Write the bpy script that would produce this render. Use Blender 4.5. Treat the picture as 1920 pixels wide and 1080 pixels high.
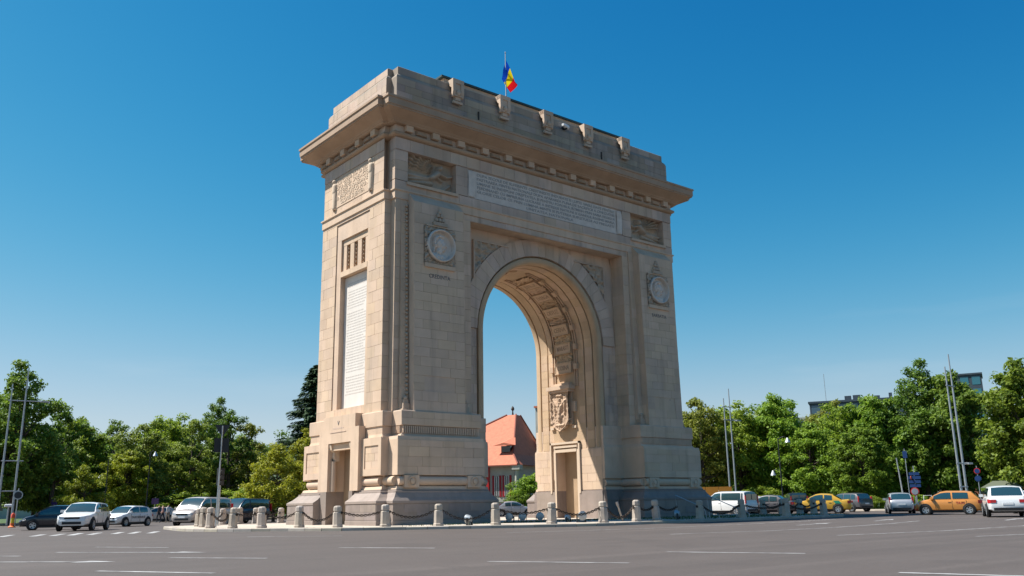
import bpy, bmesh, math, random
from mathutils import Vector, Matrix, noise
random.seed(7)
for o in list(bpy.data.objects): bpy.data.objects.remove(o)
sc = bpy.context.scene
COL = sc.collection
rad = math.radians
# ------------------------------------------------------------------ camera
CAM = Vector((-37.6613, -41.8468, 0.8193))
YAW, PITCH, ROLL, FPX = 0.6850716, 0.2425856, -0.0169342, 1651.19
cF = Vector((math.sin(YAW)*math.cos(PITCH), math.cos(YAW)*math.cos(PITCH), math.sin(PITCH)))
r0 = Vector((math.cos(YAW), -math.sin(YAW), 0)); u0 = r0.cross(cF)
cR = math.cos(ROLL)*r0 + math.sin(ROLL)*u0
cU = -math.sin(ROLL)*r0 + math.cos(ROLL)*u0
cam = bpy.data.objects.new('camera', bpy.data.cameras.new('camera')); COL.objects.link(cam)
m = Matrix((cR, cU, -cF)).transposed().to_4x4(); m.translation = CAM
cam.matrix_world = m
cam.data.sensor_width = 36; cam.data.lens = FPX/1920*36
cam.data.clip_start = .1; cam.data.clip_end = 6000
sc.camera = cam
# ------------------------------------------------------------------ sky and sun
SUN = Vector((-1.0, .92, 1.98)).normalized()          # direction towards the sun
world = bpy.data.worlds.new('World'); sc.world = world; world.use_nodes = True
wn = world.node_tree; wn.nodes.clear()
sky = wn.nodes.new('ShaderNodeTexSky'); sky.sky_type = 'NISHITA'; sky.sun_disc = False
sky.sun_elevation = math.asin(SUN.z); sky.sun_rotation = math.atan2(SUN.x, SUN.y)
sky.altitude = 80; sky.air_density = 1.0; sky.dust_density = .35; sky.ozone_density = 3.2
# the sky's own colours, deepened by one even grade (deep blue overhead, pale blue low down)
def vmul(k):
    n = wn.nodes.new('ShaderNodeVectorMath'); n.operation = 'SCALE'; n.inputs['Scale'].default_value = k; return n
g1, g2 = vmul(.145), vmul(5.05)
sep, cmb = wn.nodes.new('ShaderNodeSeparateColor'), wn.nodes.new('ShaderNodeCombineColor')
def wmath(op, x, y):
    n = wn.nodes.new('ShaderNodeMath'); n.operation = op
    for i, q in enumerate((x, y)):
        if isinstance(q, (int, float)): n.inputs[i].default_value = q
        else: wn.links.new(q, n.inputs[i])
    return n.outputs[0]
wn.links.new(g1.outputs[0], sep.inputs[0])
for ch, (p_, a_, k_) in enumerate(((2.4,9.4,1.75), (1.66,2.2,1.17), (1.25,1.52,.88))):
    y = wmath('MULTIPLY', wmath('POWER', sep.outputs[ch], p_), a_)
    wn.links.new(wmath('DIVIDE', y, wmath('ADD', wmath('MULTIPLY', y, k_), 1.)), cmb.inputs[ch])
# a few very faint wisps of high cloud, low in the sky all round
wtc, wmp, wnz = wn.nodes.new('ShaderNodeTexCoord'), wn.nodes.new('ShaderNodeMapping'), wn.nodes.new('ShaderNodeTexNoise')
wmp.inputs['Scale'].default_value = (1.6, 1.6, 13.); wnz.inputs['Scale'].default_value = 1.5; wnz.inputs['Detail'].default_value = 7
wn.links.new(wtc.outputs['Generated'], wmp.inputs[0]); wn.links.new(wmp.outputs[0], wnz.inputs['Vector'])
def wramp(x, a, b_, c, d):
    n = wn.nodes.new('ShaderNodeMapRange'); wn.links.new(x, n.inputs[0])
    for i, q in enumerate((a, b_, c, d)): n.inputs[i+1].default_value = q
    return n.outputs[0]
wsp = wn.nodes.new('ShaderNodeSeparateXYZ'); wn.links.new(wtc.outputs['Generated'], wsp.inputs[0])
wf = wmath('MULTIPLY', wramp(wnz.outputs['Fac'], .56, .74, 0, .15), wmath('MULTIPLY', wramp(wsp.outputs[2], .04, .14, 0, 1), wramp(wsp.outputs[2], .15, .24, 1, 0)))
wmx = wn.nodes.new('ShaderNodeMix'); wmx.data_type = 'RGBA'; wmx.inputs[7].default_value = (.62,.68,.72,1)
wn.links.new(wf, wmx.inputs['Factor']); wn.links.new(cmb.outputs[0], wmx.inputs[6]); wn.links.new(wmx.outputs[2], g2.inputs[0])
hs = wn.nodes.new('ShaderNodeHueSaturation'); hs.inputs['Saturation'].default_value = 1.28; hs.inputs['Hue'].default_value = .487
bg = wn.nodes.new('ShaderNodeBackground'); bg.inputs['Strength'].default_value = .1
wo = wn.nodes.new('ShaderNodeOutputWorld')
for p, q in ((sky.outputs[0], hs.inputs['Color']), (hs.outputs[0], g1.inputs[0]), (g2.outputs[0], bg.inputs[0]), (bg.outputs[0], wo.inputs[0])): wn.links.new(p, q)
sl = bpy.data.lights.new('sun', 'SUN'); sl.energy = 3.8; sl.angle = rad(.5); sl.color = (1, .985, .94)
so = bpy.data.objects.new('sun', sl); COL.objects.link(so)
so.rotation_euler = (-SUN).to_track_quat('-Z', 'Y').to_euler(); so.location = (-60, 60, 80)
sc.view_settings.view_transform = 'Standard'; sc.view_settings.look = 'None'
sc.view_settings.exposure = 1.2; sc.view_settings.gamma = 1
# ------------------------------------------------------------------ helpers
def spot(u, d, z=-.2):
    """ground point at a bearing (u, column of the survey picture) and a distance d in metres"""
    k = ((z-CAM.z)/d - cF.z - cR.z*(u-960)/FPX)/cU.z
    p = CAM + d*(cF + cR*(u-960)/FPX + cU*k)
    return Vector((p.x, p.y, z))
def view_dirs(u):
    a = YAW + math.atan((u-960)/FPX)
    return Vector((math.sin(a), math.cos(a), 0)), Vector((-math.cos(a), math.sin(a), 0))   # away, to the left
def tag(o, label=None, cat=None, group=None, kind=None):
    if label: o['label'] = label
    if cat: o['category'] = cat
    if group: o['group'] = group
    if kind: o['kind'] = kind
    return o
def empty(name, loc=(0,0,0), rz=0, **k):
    o = bpy.data.objects.new(name, None); COL.objects.link(o); o.location = loc; o.rotation_euler.z = rz
    o.empty_display_size = .3
    return tag(o, **k)
def link(name, me, mats, parent=None, loc=None, **k):
    o = bpy.data.objects.new(name, me); COL.objects.link(o)
    for mt in (mats if isinstance(mats, (list, tuple)) else [mats]):
        if len(me.materials) < len(mats if isinstance(mats, (list, tuple)) else [mats]): me.materials.append(mt)
    if parent is not None: o.parent = parent
    if loc is not None: o.location = loc
    return tag(o, **k)
def copy_tree(o, parent=None):
    c = o.copy(); COL.objects.link(c); c.parent = parent
    for ch in list(o.children): copy_tree(ch, c)
    return c
class MB:
    """collects faces of one mesh"""
    def __init__(s): s.v = []; s.f = []; s.mi = []; s.tone = []; s.cur = 0; s.t = 0.
    def add(s, vs, fs):
        n = len(s.v); s.v += [tuple(p) for p in vs]
        for f in fs: s.f.append([i+n for i in f]); s.mi.append(s.cur); s.tone.append(s.t)
        return s
    def box(s, x0, x1, y0, y1, z0, z1):
        if x0 > x1: x0, x1 = x1, x0
        if y0 > y1: y0, y1 = y1, y0
        if z0 > z1: z0, z1 = z1, z0
        return s.add([(x0,y0,z0),(x1,y0,z0),(x1,y1,z0),(x0,y1,z0),(x0,y0,z1),(x1,y0,z1),(x1,y1,z1),(x0,y1,z1)],
              [(0,3,2,1),(4,5,6,7),(0,1,5,4),(1,2,6,5),(2,3,7,6),(3,0,4,7)])
    def loft(s, rings, closed=True, cap0=True, cap1=True):
        n = len(rings[0]); vs = [p for r in rings for p in r]; fs = []
        for i in range(len(rings)-1):
            for j in range(n if closed else n-1):
                a, b = i*n+j, i*n+(j+1) % n
                fs.append((a, b, b+n, a+n))
        if cap0: fs.append(tuple(range(n-1, -1, -1)))
        if cap1: fs.append(tuple((len(rings)-1)*n+j for j in range(n)))
        return s.add(vs, fs)
    def tube(s, pts, r, n=8, caps=True):
        pts = [Vector(p) for p in pts]; rs = r if isinstance(r, (list, tuple)) else [r]*len(pts)
        rings = []; ref = None
        for i, p in enumerate(pts):
            d = (pts[min(i+1, len(pts)-1)]-pts[max(i-1, 0)]).normalized()
            if ref is None:
                ref = Vector((0,0,1)) if abs(d.z) < .9 else Vector((1,0,0))
            a = d.cross(ref).normalized(); b = a.cross(d).normalized(); ref = b
            rings.append([p+rs[i]*(math.cos(t)*a+math.sin(t)*b) for t in [2*math.pi*k/n for k in range(n)]])
        return s.loft(rings, True, caps, caps)
    def lathe(s, prof, c=(0,0,0), n=16, axis='z'):
        rings = []
        for r, h in prof:
            ring = []
            for k in range(n):
                t = 2*math.pi*k/n; x, y = r*math.cos(t), r*math.sin(t)
                p = {'z': (x, y, h), 'y': (x, h, -y), 'x': (h, x, y)}[axis]
                ring.append((c[0]+p[0], c[1]+p[1], c[2]+p[2]))
            rings.append(ring)
        return s.loft(rings)
    def prism(s, poly, axis, a, b):
        """poly: 2-D outline, extruded along axis from a to b"""
        def P(q, w): return {'x': (w, q[0], q[1]), 'y': (q[0], w, q[1]), 'z': (q[0], q[1], w)}[axis]
        return s.loft([[P(q, a) for q in poly], [P(q, b) for q in poly]])
    def mesh(s, name, smooth=None):
        me = bpy.data.meshes.new(name); me.from_pydata(s.v, [], s.f)
        me.polygons.foreach_set('material_index', s.mi)
        if any(s.tone):
            at = me.attributes.new('tone', 'FLOAT', 'FACE'); at.data.foreach_set('value', s.tone)
        bm = bmesh.new(); bm.from_mesh(me); bmesh.ops.recalc_face_normals(bm, faces=bm.faces)
        if smooth is not None:
            bmesh.ops.remove_doubles(bm, verts=bm.verts, dist=1e-5)
            for f in bm.faces: f.smooth = True
            for e in bm.edges:
                if len(e.link_faces) == 2 and e.calc_face_angle(0) > rad(smooth): e.smooth = False
        bm.to_mesh(me); bm.free(); me.update()
        return me
    def build(s, name, mats, parent=None, smooth=None, loc=None, **k):
        return link(name, s.mesh(name, smooth), mats, parent, loc, **k)
# ------------------------------------------------------------------ materials
def mat(name, col, rough=.7, col2=None, scale=3., detail=4., bump=0., bscale=40., tone=0., metal=0., streak=0., spec=.4, coat=0., contrast=.5, emit=None, tr=0., grime=0., lane=0.):
    mt = bpy.data.materials.new(name); mt.use_nodes = True; nt = mt.node_tree; N = nt.nodes; L = nt.links
    b = N['Principled BSDF']; b.inputs['Roughness'].default_value = rough; b.inputs['Metallic'].default_value = metal
    b.inputs['Specular IOR Level'].default_value = spec; b.inputs['Coat Weight'].default_value = coat
    if tr: b.inputs['Transmission Weight'].default_value = tr
    tc = N.new('ShaderNodeTexCoord'); geo = N.new('ShaderNodeNewGeometry')
    src = geo.outputs['Position']
    cur = None
    def rgb(c):
        n = N.new('ShaderNodeRGB'); n.outputs[0].default_value = (*c, 1); return n.outputs[0]
    cur = rgb(col)
    def mix(f, a, bb, mode='MIX'):
        n = N.new('ShaderNodeMix'); n.data_type = 'RGBA'; n.blend_type = mode
        if hasattr(f, 'links') or not isinstance(f, (int, float)): L.new(f, n.inputs['Factor'])
        else: n.inputs['Factor'].default_value = f
        L.new(a, n.inputs[6]); L.new(bb, n.inputs[7]); return n.outputs[2]
    def ramp(x, a, bb):
        n = N.new('ShaderNodeMapRange'); n.inputs[1].default_value = a; n.inputs[2].default_value = bb; L.new(x, n.inputs[0]); return n.outputs[0]
    def nz(sc_, det=4., vec=src):
        n = N.new('ShaderNodeTexNoise'); n.inputs['Scale'].default_value = sc_; n.inputs['Detail'].default_value = det
        L.new(vec, n.inputs['Vector']); return n.outputs['Fac']
    if col2:
        cur = mix(ramp(nz(scale, detail), .5-contrast/2, .5+contrast/2), cur, rgb(col2))
    if streak:
        mp = N.new('ShaderNodeMapping'); mp.inputs['Scale'].default_value = (1.6, 1.6, .16); L.new(src, mp.inputs['Vector'])
        f = ramp(nz(1.3, 6., mp.outputs[0]), .52, .78)
        mul = N.new('ShaderNodeMath'); mul.operation = 'MULTIPLY'; mul.inputs[1].default_value = streak; L.new(f, mul.inputs[0])
        cur = mix(mul.outputs[0], cur, rgb(tuple(c*.42 for c in col)))
    if grime:                                  # broad grey weathering with a shape of its own
        f = ramp(nz(.33, 8.), .46, .72); mul = N.new('ShaderNodeMath'); mul.operation = 'MULTIPLY'; mul.inputs[1].default_value = grime; L.new(f, mul.inputs[0])
        g_ = sum(col)/3*.55; cur = mix(mul.outputs[0], cur, rgb((g_*1.06, g_, g_*.95)))
    if lane:                                   # wheel-polished bands and patched strips along the lanes
        for ang, sx, sy, lo, hi, dark, k in ((.685, .035, .55, .47, .62, .72, lane), (-.35, .05, .9, .56, .66, 1.3, lane*.7), (.5, .5, .5, .60, .63, .66, lane*.8)):
            mp = N.new('ShaderNodeMapping'); mp.inputs['Rotation'].default_value = (0, 0, ang); mp.inputs['Scale'].default_value = (sx, sy, 1); L.new(src, mp.inputs['Vector'])
            f = ramp(nz(1., 5., mp.outputs[0]), lo, hi); mul = N.new('ShaderNodeMath'); mul.operation = 'MULTIPLY'; mul.inputs[1].default_value = k; L.new(f, mul.inputs[0])
            cur = mix(mul.outputs[0], cur, rgb(tuple(c*dark for c in col)))
        for sc_, k, dark in ((9., .45, .74), (30., .4, 1.25)):
            f = ramp(nz(sc_, 8.), .46, .60); mul = N.new('ShaderNodeMath'); mul.operation = 'MULTIPLY'; mul.inputs[1].default_value = k; L.new(f, mul.inputs[0])
            cur = mix(mul.outputs[0], cur, rgb(tuple(c*dark for c in col)))
    if tone:
        oi = N.new('ShaderNodeObjectInfo'); at = N.new('ShaderNodeAttribute'); at.attribute_name = 'tone'
        ad = N.new('ShaderNodeMath'); ad.operation = 'ADD'; L.new(oi.outputs['Random'], ad.inputs[0]); L.new(at.outputs['Fac'], ad.inputs[1])
        fr = N.new('ShaderNodeMath'); fr.operation = 'FRACT'; L.new(ad.outputs[0], fr.inputs[0])
        mr = N.new('ShaderNodeMapRange'); mr.inputs[3].default_value = 1-tone; mr.inputs[4].default_value = 1+tone*.7; L.new(fr.outputs[0], mr.inputs[0])
        cb = N.new('ShaderNodeCombineColor'); 
        # a little hue drift with the tone
        f2 = N.new('ShaderNodeMath'); f2.operation = 'MULTIPLY'; f2.inputs[1].default_value = 7.31; L.new(fr.outputs[0], f2.inputs[0])
        f3 = N.new('ShaderNodeMath'); f3.operation = 'FRACT'; L.new(f2.outputs[0], f3.inputs[0])
        m3 = N.new('ShaderNodeMapRange'); m3.inputs[3].default_value = 1+tone*.25; m3.inputs[4].default_value = 1-tone*.6; L.new(f3.outputs[0], m3.inputs[0])
        mm = N.new('ShaderNodeMath'); mm.operation = 'MULTIPLY'; L.new(mr.outputs[0], mm.inputs[0]); L.new(m3.outputs[0], mm.inputs[1])
        L.new(mr.outputs[0], cb.inputs[0]); L.new(mr.outputs[0], cb.inputs[1]); L.new(mm.outputs[0], cb.inputs[2])
        cur = mix(1., cur, cb.outputs[0], 'MULTIPLY')
    L.new(cur, b.inputs['Base Color'])
    if bump:
        bn = N.new('ShaderNodeBump'); bn.inputs['Strength'].default_value = bump; bn.inputs['Distance'].default_value = .02
        L.new(nz(bscale, 5.), bn.inputs['Height']); L.new(bn.outputs[0], b.inputs['Normal'])
    if emit:
        b.inputs['Emission Color'].default_value = (*emit[0], 1); b.inputs['Emission Strength'].default_value = emit[1]
    return mt
M = {}
M['stone'] = mat('limestone', (.64,.462,.328), .85, (.54,.385,.27), .9, 5, .25, 18, tone=.085, streak=.38, grime=.24)
M['stone_plain'] = mat('limestone_trim', (.63,.455,.325), .85, (.53,.38,.268), 1.1, 5, .25, 18, tone=.06, streak=.34, grime=.25)
M['stone_grey'] = mat('weathered_limestone', (.62,.46,.35), .88, (.51,.365,.275), .8, 6, .3, 16, tone=.10, streak=.62, grime=.5)
M['attic'] = mat('dark_weathered_limestone', (.45,.35,.275), .9, (.34,.265,.21), .7, 6, .35, 14, tone=.2, streak=.7, grime=.6)
M['soffit'] = mat('darker_soffit_stone', (.44,.31,.215), .9, (.34,.23,.155), .7, 5, .2, 16, tone=.05, streak=.2)  # darker brown than the wall stone, lightly streaked
M['intrados'] = mat('warm_intrados_stone', (.60,.42,.28), .85, (.51,.35,.23), 1., 5, .25, 18, tone=.14, streak=.3)
M['granite'] = mat('grey_granite', (.31,.24,.21), .7, (.25,.195,.165), 2.2, 6, .15, 60, tone=.12, streak=.4, grime=.4)
M['relief'] = mat('carved_stone', (.49,.38,.285), .88, (.37,.285,.21), 2.5, 5, .2, 25, streak=.3)
M['marble'] = mat('white_marble_plaque', (.74,.67,.60), .55, (.66,.59,.52), 1.2, 6, streak=.15)
M['medal'] = mat('grey_marble', (.66,.57,.49), .6, (.54,.455,.385), 2.5, 4)
M['letter'] = mat('lettering_stone', (.60,.46,.335), .8)
M['letter_dark'] = mat('dark_lettering', (.17,.15,.135), .8)
M['letter_faint'] = mat('worn_lettering', (.33,.31,.29), .8)
M['slit'] = mat('dark_joint', (.05,.04,.035), .95)
M['niche'] = mat('shaded_niche_stone', (.43,.30,.19), .85, (.35,.24,.15), 1., 5, .2, 18)  # recess shade and warm bounce light are mixed into this brown
M['roof_metal'] = mat('dark_green_roof_sheet', (.035,.06,.058), .5)
M['asphalt'] = mat('asphalt', (.096,.078,.068), .8, (.077,.061,.053), .35, 7, .3, 60, spec=.3, lane=.6)
M['pave'] = mat('pale_paving', (.50,.42,.34), .9, (.40,.335,.265), .7, 6, .3, 30)
M['kerb'] = mat('kerb_stone', (.44,.385,.325), .85, (.35,.305,.255), 2, 5, .2, 30, tone=.14)
M['paint'] = mat('road_paint', (.50,.485,.465), .7, (.17,.155,.145), 2.6, 9, contrast=.42)
M['grass'] = mat('lawn', (.055,.095,.02), .9, (.035,.065,.013), 1.5, 6, .4, 20)
M['soil'] = mat('ground_earth', (.11,.095,.07), .95, (.075,.07,.045), .3, 6)
M['bollard'] = mat('bollard_stone', (.46,.385,.325), .85, (.36,.30,.25), 4, 5, .25, 30, tone=.1)
M['iron'] = mat('rusty_iron', (.035,.028,.025), .6, (.06,.04,.028), 8, 4, metal=.5)
M['steel'] = mat('galvanised_steel', (.42,.44,.45), .45, (.34,.36,.37), 4, 4, metal=.6)
M['dark_metal'] = mat('dark_metal', (.03,.032,.036), .5, metal=.3)
M['black'] = mat('black_plastic', (.014,.014,.015), .55)
M['tyre'] = mat('tyre_rubber', (.018,.018,.018), .85)
M['rim'] = mat('alloy_rim', (.45,.46,.47), .35, metal=.7)
M['glass'] = mat('car_glass', (.018,.050,.060), .05, spec=1., coat=.6)  # teal base paints in sky reflection and cabin light besides the glass tint
M['tail'] = mat('tail_lamp', (.45,.015,.02), .25, spec=.6)
M['head'] = mat('head_lamp', (.62,.64,.66), .12, spec=.8, coat=.5)
M['plate'] = mat('number_plate', (.72,.72,.72), .5)
M['white'] = mat('white_enamel', (.72,.71,.69), .3, coat=.4)
M['blue_sign'] = mat('blue_sign', (.012,.045,.15), .5)
M['red'] = mat('red_paint', (.50,.02,.02), .4)
M['orange'] = mat('orange_board', (.46,.19,.02), .6)
M['yellow'] = mat('yellow_plastic', (.75,.52,.03), .5)
# ------------------------------------------------------------------ the triumphal arch
D = 8.7; YC = D/2; ZS = 11.55; RI = 4.95
arch = empty('triumphal_arch', (0,0,0), label='tall limestone triumphal arch with carved panels standing on the traffic island', cat='arch')
X3, Y3, Z3 = Vector((1,0,0)), Vector((0,1,0)), Vector((0,0,1))
def plan(s, aF, yF, aS, yS, xi, yj, xj, aD=None, g=(2.75,5.4), xk=None, h=(3.42,5.55)):
    aD = aS-.002 if aD is None else aD; xk = xj+.002 if xk is None else xk
    p = [(xi,yF),(aF,yF),(aF,yS),(aS,yS),(aS,g[0]),(aD,g[0]),(aD,g[1]),(aS,g[1]),(aS,D-yS),(aF,D-yS),(aF,D-yF),(xi,D-yF),
         (xi,D-yj),(xj,D-yj),(xj,h[1]),(xk,h[1]),(xk,h[0]),(xj,h[0]),(xj,yj),(xi,yj)]
    return [(s*x, y) for x, y in p]
def stack(levels, name, mt, parent):
    b = MB(); b.loft([[(x, y, z) for x, y in pl] for z, pl in levels]); return b.build(name, mt, parent)
def full(t, aF=12.2, yF=0., aS=12.54, yS=.6):
    a, b, c, d = aF+t, yF-t, aS+t, yS-t
    return [(-a,b),(a,b),(a,d),(c,d),(c,D-d),(a,D-d),(a,D-b),(-a,D-b),(-a,D-d),(-c,D-d),(-c,d),(-a,d)]
piers = {}
for s in (-1, 1):
    A = lambda *q, **k: plan(s, *q, **k)
    gap = dict(aD=12.0, g=(2.35,6.15)); P0 = (12.95,-1.56,13.57,-.94,6.0,.62,4.86)
    P1 = (12.62,-1.30,13.05,-.48,6.42,.70,4.88); P2 = (12.52,-1.2,12.95,-.32,6.55,.74,4.9)
    kw = dict(xk=5.75, h=(3.42,5.55), **gap)
    plinth = stack([(-.35, A(*P0, **kw)), (.16, A(*P0, **kw)), (.18, A(12.92,-1.53,13.54,-.91,6.03,.64,4.87, **kw)), (1.04, A(12.92,-1.53,13.54,-.91,6.03,.64,4.87, **kw)),
           (1.06, A(12.97,-1.58,13.59,-.96,5.98,.62,4.86, **kw)), (1.18, A(12.97,-1.58,13.59,-.96,5.98,.62,4.86, **kw)),
           (1.36, A(12.78,-1.44,13.30,-.72,6.18,.66,4.87, **kw)), (1.60, A(*P1, **kw)), (1.68, A(*P1, **kw)), (1.70, A(*P2, **kw)), (1.78, A(*P2, **kw))], 'plinth', M['granite'], arch)
    # granite door cheeks in the gap of the plinth
    for y0_, y1_ in ((2.36,2.75),(5.4,6.14)): MB().box(s*12.0, s*13.16, y0_, y1_, -.35, 1.77).build('door_cheek', M['granite'], plinth)
    k2 = dict(aD=12.0, g=(2.75,5.4), xk=5.75, h=(3.42,5.55))
    base = stack([(1.78, A(12.5,-1.16,12.86,-.25,6.6,.78,4.92, **k2)), (1.94, A(12.44,-1.1,12.8,-.2,6.66,.8,4.94, **k2)), (1.95, A(12.2,-.9,12.56,0.,6.85,.95,4.95, **k2)), (2.5, A(12.2,-.9,12.56,0.,6.85,.95,4.95, **k2)),
           (2.52, A(12.45,-1.15,12.84,-.22,6.67,.78,4.91, **k2)), (4.4, A(12.45,-1.15,12.84,-.22,6.67,.78,4.91, **k2)), (4.58, A(12.42,-1.12,12.8,-.2,6.7,.80,4.93, **k2))], 'base_block', M['stone_plain'], arch)
    stage = stack([(4.58, A(12.15,-.95,12.7,0.,6.72,.85,4.97)), (4.75, A(12.02,-.84,12.66,.1,6.78,.9,4.98)), (5.16, A(11.98,-.8,12.66,.1,6.8,.9,4.98)), (5.18, A(12.08,-.9,12.72,.0,6.7,.88,4.97)), (5.95, A(12.08,-.9,12.72,.0,6.7,.88,4.97)), (6.0, A(12.05,-.86,12.7,.03,6.72,.9,4.98))], 'upper_base', M['stone_plain'], arch)
    body = stack([(6.0, A(12.1,.04,12.115,.5,6.72,1.12,5.46)), (11.6, A(12.1,.04,12.115,.5,6.72,1.12,5.46)), (11.61, A(12.1,.04,12.115,.5,6.72,1.12,6.6)), (18.38, A(12.1,.04,12.115,.5,6.72,1.12,6.6))], 'wall', M['stone_plain'], arch)
    piers[s] = dict(plinth=plinth, base=base, stage=stage, body=body)
# stack from the string course to the parapet
top = MB()
prof = [(18.38,.06),(18.42,.10),(18.88,.10),(18.98,.04),(18.985,0.)]
lower_top = stack([(z, full(t, 12.12, .04)) for z, t in prof]+[(22.2, full(0, 12.14, .22)), ], 'frieze', M['stone_plain'], arch) if False else None
string_course = stack([(18.38, full(.02, 12.12, .04, 12.54,.55)), (18.40, full(.07, 12.12, .04, 12.54,.55)), (18.86, full(.07, 12.12, .04, 12.54,.55)), (18.9, full(.14, 12.12, .04, 12.54,.55)), (18.98, full(.14, 12.12, .04, 12.54,.55)), (18.985, full(0, 12.12, .04, 12.54,.55)), (19.0, full(0, 12.12, .04, 12.54,.55))], 'string_course', M['stone_plain'], arch)
frieze = stack([(18.99, full(-.02, 12.18, .64, 12.52,1.06)), (22.22, full(-.02, 12.18, .64, 12.52,1.06))], 'frieze', M['stone_plain'], arch)
bead = []
for k in range(9):
    t = math.pi*k/8; bead.append((22.24+.165*(1-math.cos(t)), .02+.24*math.sin(t)))
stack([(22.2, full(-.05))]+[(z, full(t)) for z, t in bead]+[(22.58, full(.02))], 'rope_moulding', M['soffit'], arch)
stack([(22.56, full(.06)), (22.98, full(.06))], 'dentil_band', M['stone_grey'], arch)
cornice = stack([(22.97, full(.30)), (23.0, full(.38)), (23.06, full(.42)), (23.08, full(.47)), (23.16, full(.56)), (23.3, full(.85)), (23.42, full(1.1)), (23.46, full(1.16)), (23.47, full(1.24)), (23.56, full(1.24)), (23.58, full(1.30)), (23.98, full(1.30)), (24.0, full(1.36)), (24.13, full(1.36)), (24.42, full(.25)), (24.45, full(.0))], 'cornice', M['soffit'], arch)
parapet = stack([(24.44, full(.02)), (24.75, full(.02)), (24.8, full(-.06)), (26.2, full(-.06)), (26.34, full(-.12)), (26.5, full(-.26)), (26.97, full(-.26)), (27.0, full(-.29))], 'parapet', M['attic'], arch)
# lintel over the big recess, both faces
for y0, y1, nm in ((.1, 1.5, 'lintel'), (D-1.5, D-.1, 'lintel')):
    MB().box(-6.72, 6.72, y0, y1, 18.0, 18.37).build(nm, M['stone_plain'], arch)
# the arch itself: one moulding swept up the jamb, round and down
def path(r):
    pts = []
    for z in (4.56, 7., 9.3): pts.append((r, z))
    n = 48
    for k in range(n+1):
        t = math.pi*k/n; pts.append((r*math.cos(t), ZS+r*math.sin(t)))
    for z in (9.3, 7., 4.56): pts.append((-r, z))
    return pts
sec = [(1.12,5.47),(1.30,5.47),(1.30,5.36),(1.05,5.36),(1.0,5.28),(.99,5.16),(1.03,5.04),(1.12,RI),(1.52,RI),(1.52,RI+.1),(1.64,RI+.1),(1.64,RI+.02),(2.38,RI+.02),(2.38,RI+.09),(2.48,RI+.09),(2.48,RI)]
sec = sec + [(D-y, r) for y, r in reversed(sec)]
b = MB(); b.loft([[(x, y, z) for x, z in path(r)] for y, r in sec], closed=False, cap0=False, cap1=False)
intrados = b.build('intrados', M['intrados'], arch, smooth=50)
# recess walls above the springing
for y, nm in ((1.12, 'recess_wall'), (D-1.12, 'recess_wall')):
    b = MB(); inner, outer = [], []
    for k in range(49):
        t = math.pi*k/48; c, q = math.cos(t), math.sin(t)
        inner.append((5.46*c, y, ZS+5.46*q))
        m_ = min(6.59/max(abs(c), 1e-6), 6.46/max(q, 1e-6)); outer.append((m_*c, y, ZS+m_*q))
    b.loft([inner, outer], closed=False, cap0=False, cap1=False); b.build(nm, M['stone_grey'], arch)
MB().box(-6.71, 6.71, 1.2, D-1.2, 17.2, 18.36).build('vault_fill', M['stone_plain'], arch)

# ---- ashlar facing -------------------------------------------------------------------------------------
BL = []          # (centre, U, V, N, w, h, thick, material, parent)
def ashlar(P0, U, V, N, w, h, ch, bl, mt, parent, holes=(), th=.03, gap=.012):
    """facing stones on the rectangle P0 + u U + v V; holes are (u0,u1,v0,v1)"""
    vb = sorted({0., h} | {min(max(q, 0), h) for ho in holes for q in ho[2:]})
    for a, c in zip(vb, vb[1:]):
        if c-a < .05: continue
        n = max(1, round((c-a)/ch)); hh = (c-a)/n
        for i in range(n):
            v0 = a+i*hh; v1 = v0+hh; vm = (v0+v1)/2
            iv = [(0., w)]
            for ho in holes:
                if ho[2] < vm < ho[3]:
                    nv = []
                    for p, q in iv:
                        if ho[1] <= p or ho[0] >= q: nv.append((p, q)); continue
                        if ho[0] > p: nv.append((p, ho[0]))
                        if ho[1] < q: nv.append((ho[1], q))
                    iv = nv
            for p, q in iv:
                L_ = q-p
                if L_ < .06: continue
                k = max(1, round(L_/bl)); cuts = [p]
                off = (.5 if i % 2 else 0)
                if k > 1:
                    for j in range(1, k+(1 if off else 0)):
                        x = p+(j-off)*L_/k + random.uniform(-.13, .13)*L_/k
                        if x-cuts[-1] > .22*L_/k: cuts.append(x)
                cuts.append(q)
                for x0, x1 in zip(cuts, cuts[1:]):
                    if x1-x0 < .05: continue
                    BL.append((P0+U*((x0+x1)/2)+V*vm, U, V, N, x1-x0-gap, hh-gap, th+random.uniform(-.005, .005), mt, parent))
NF, NL = -Y3, -X3
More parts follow.
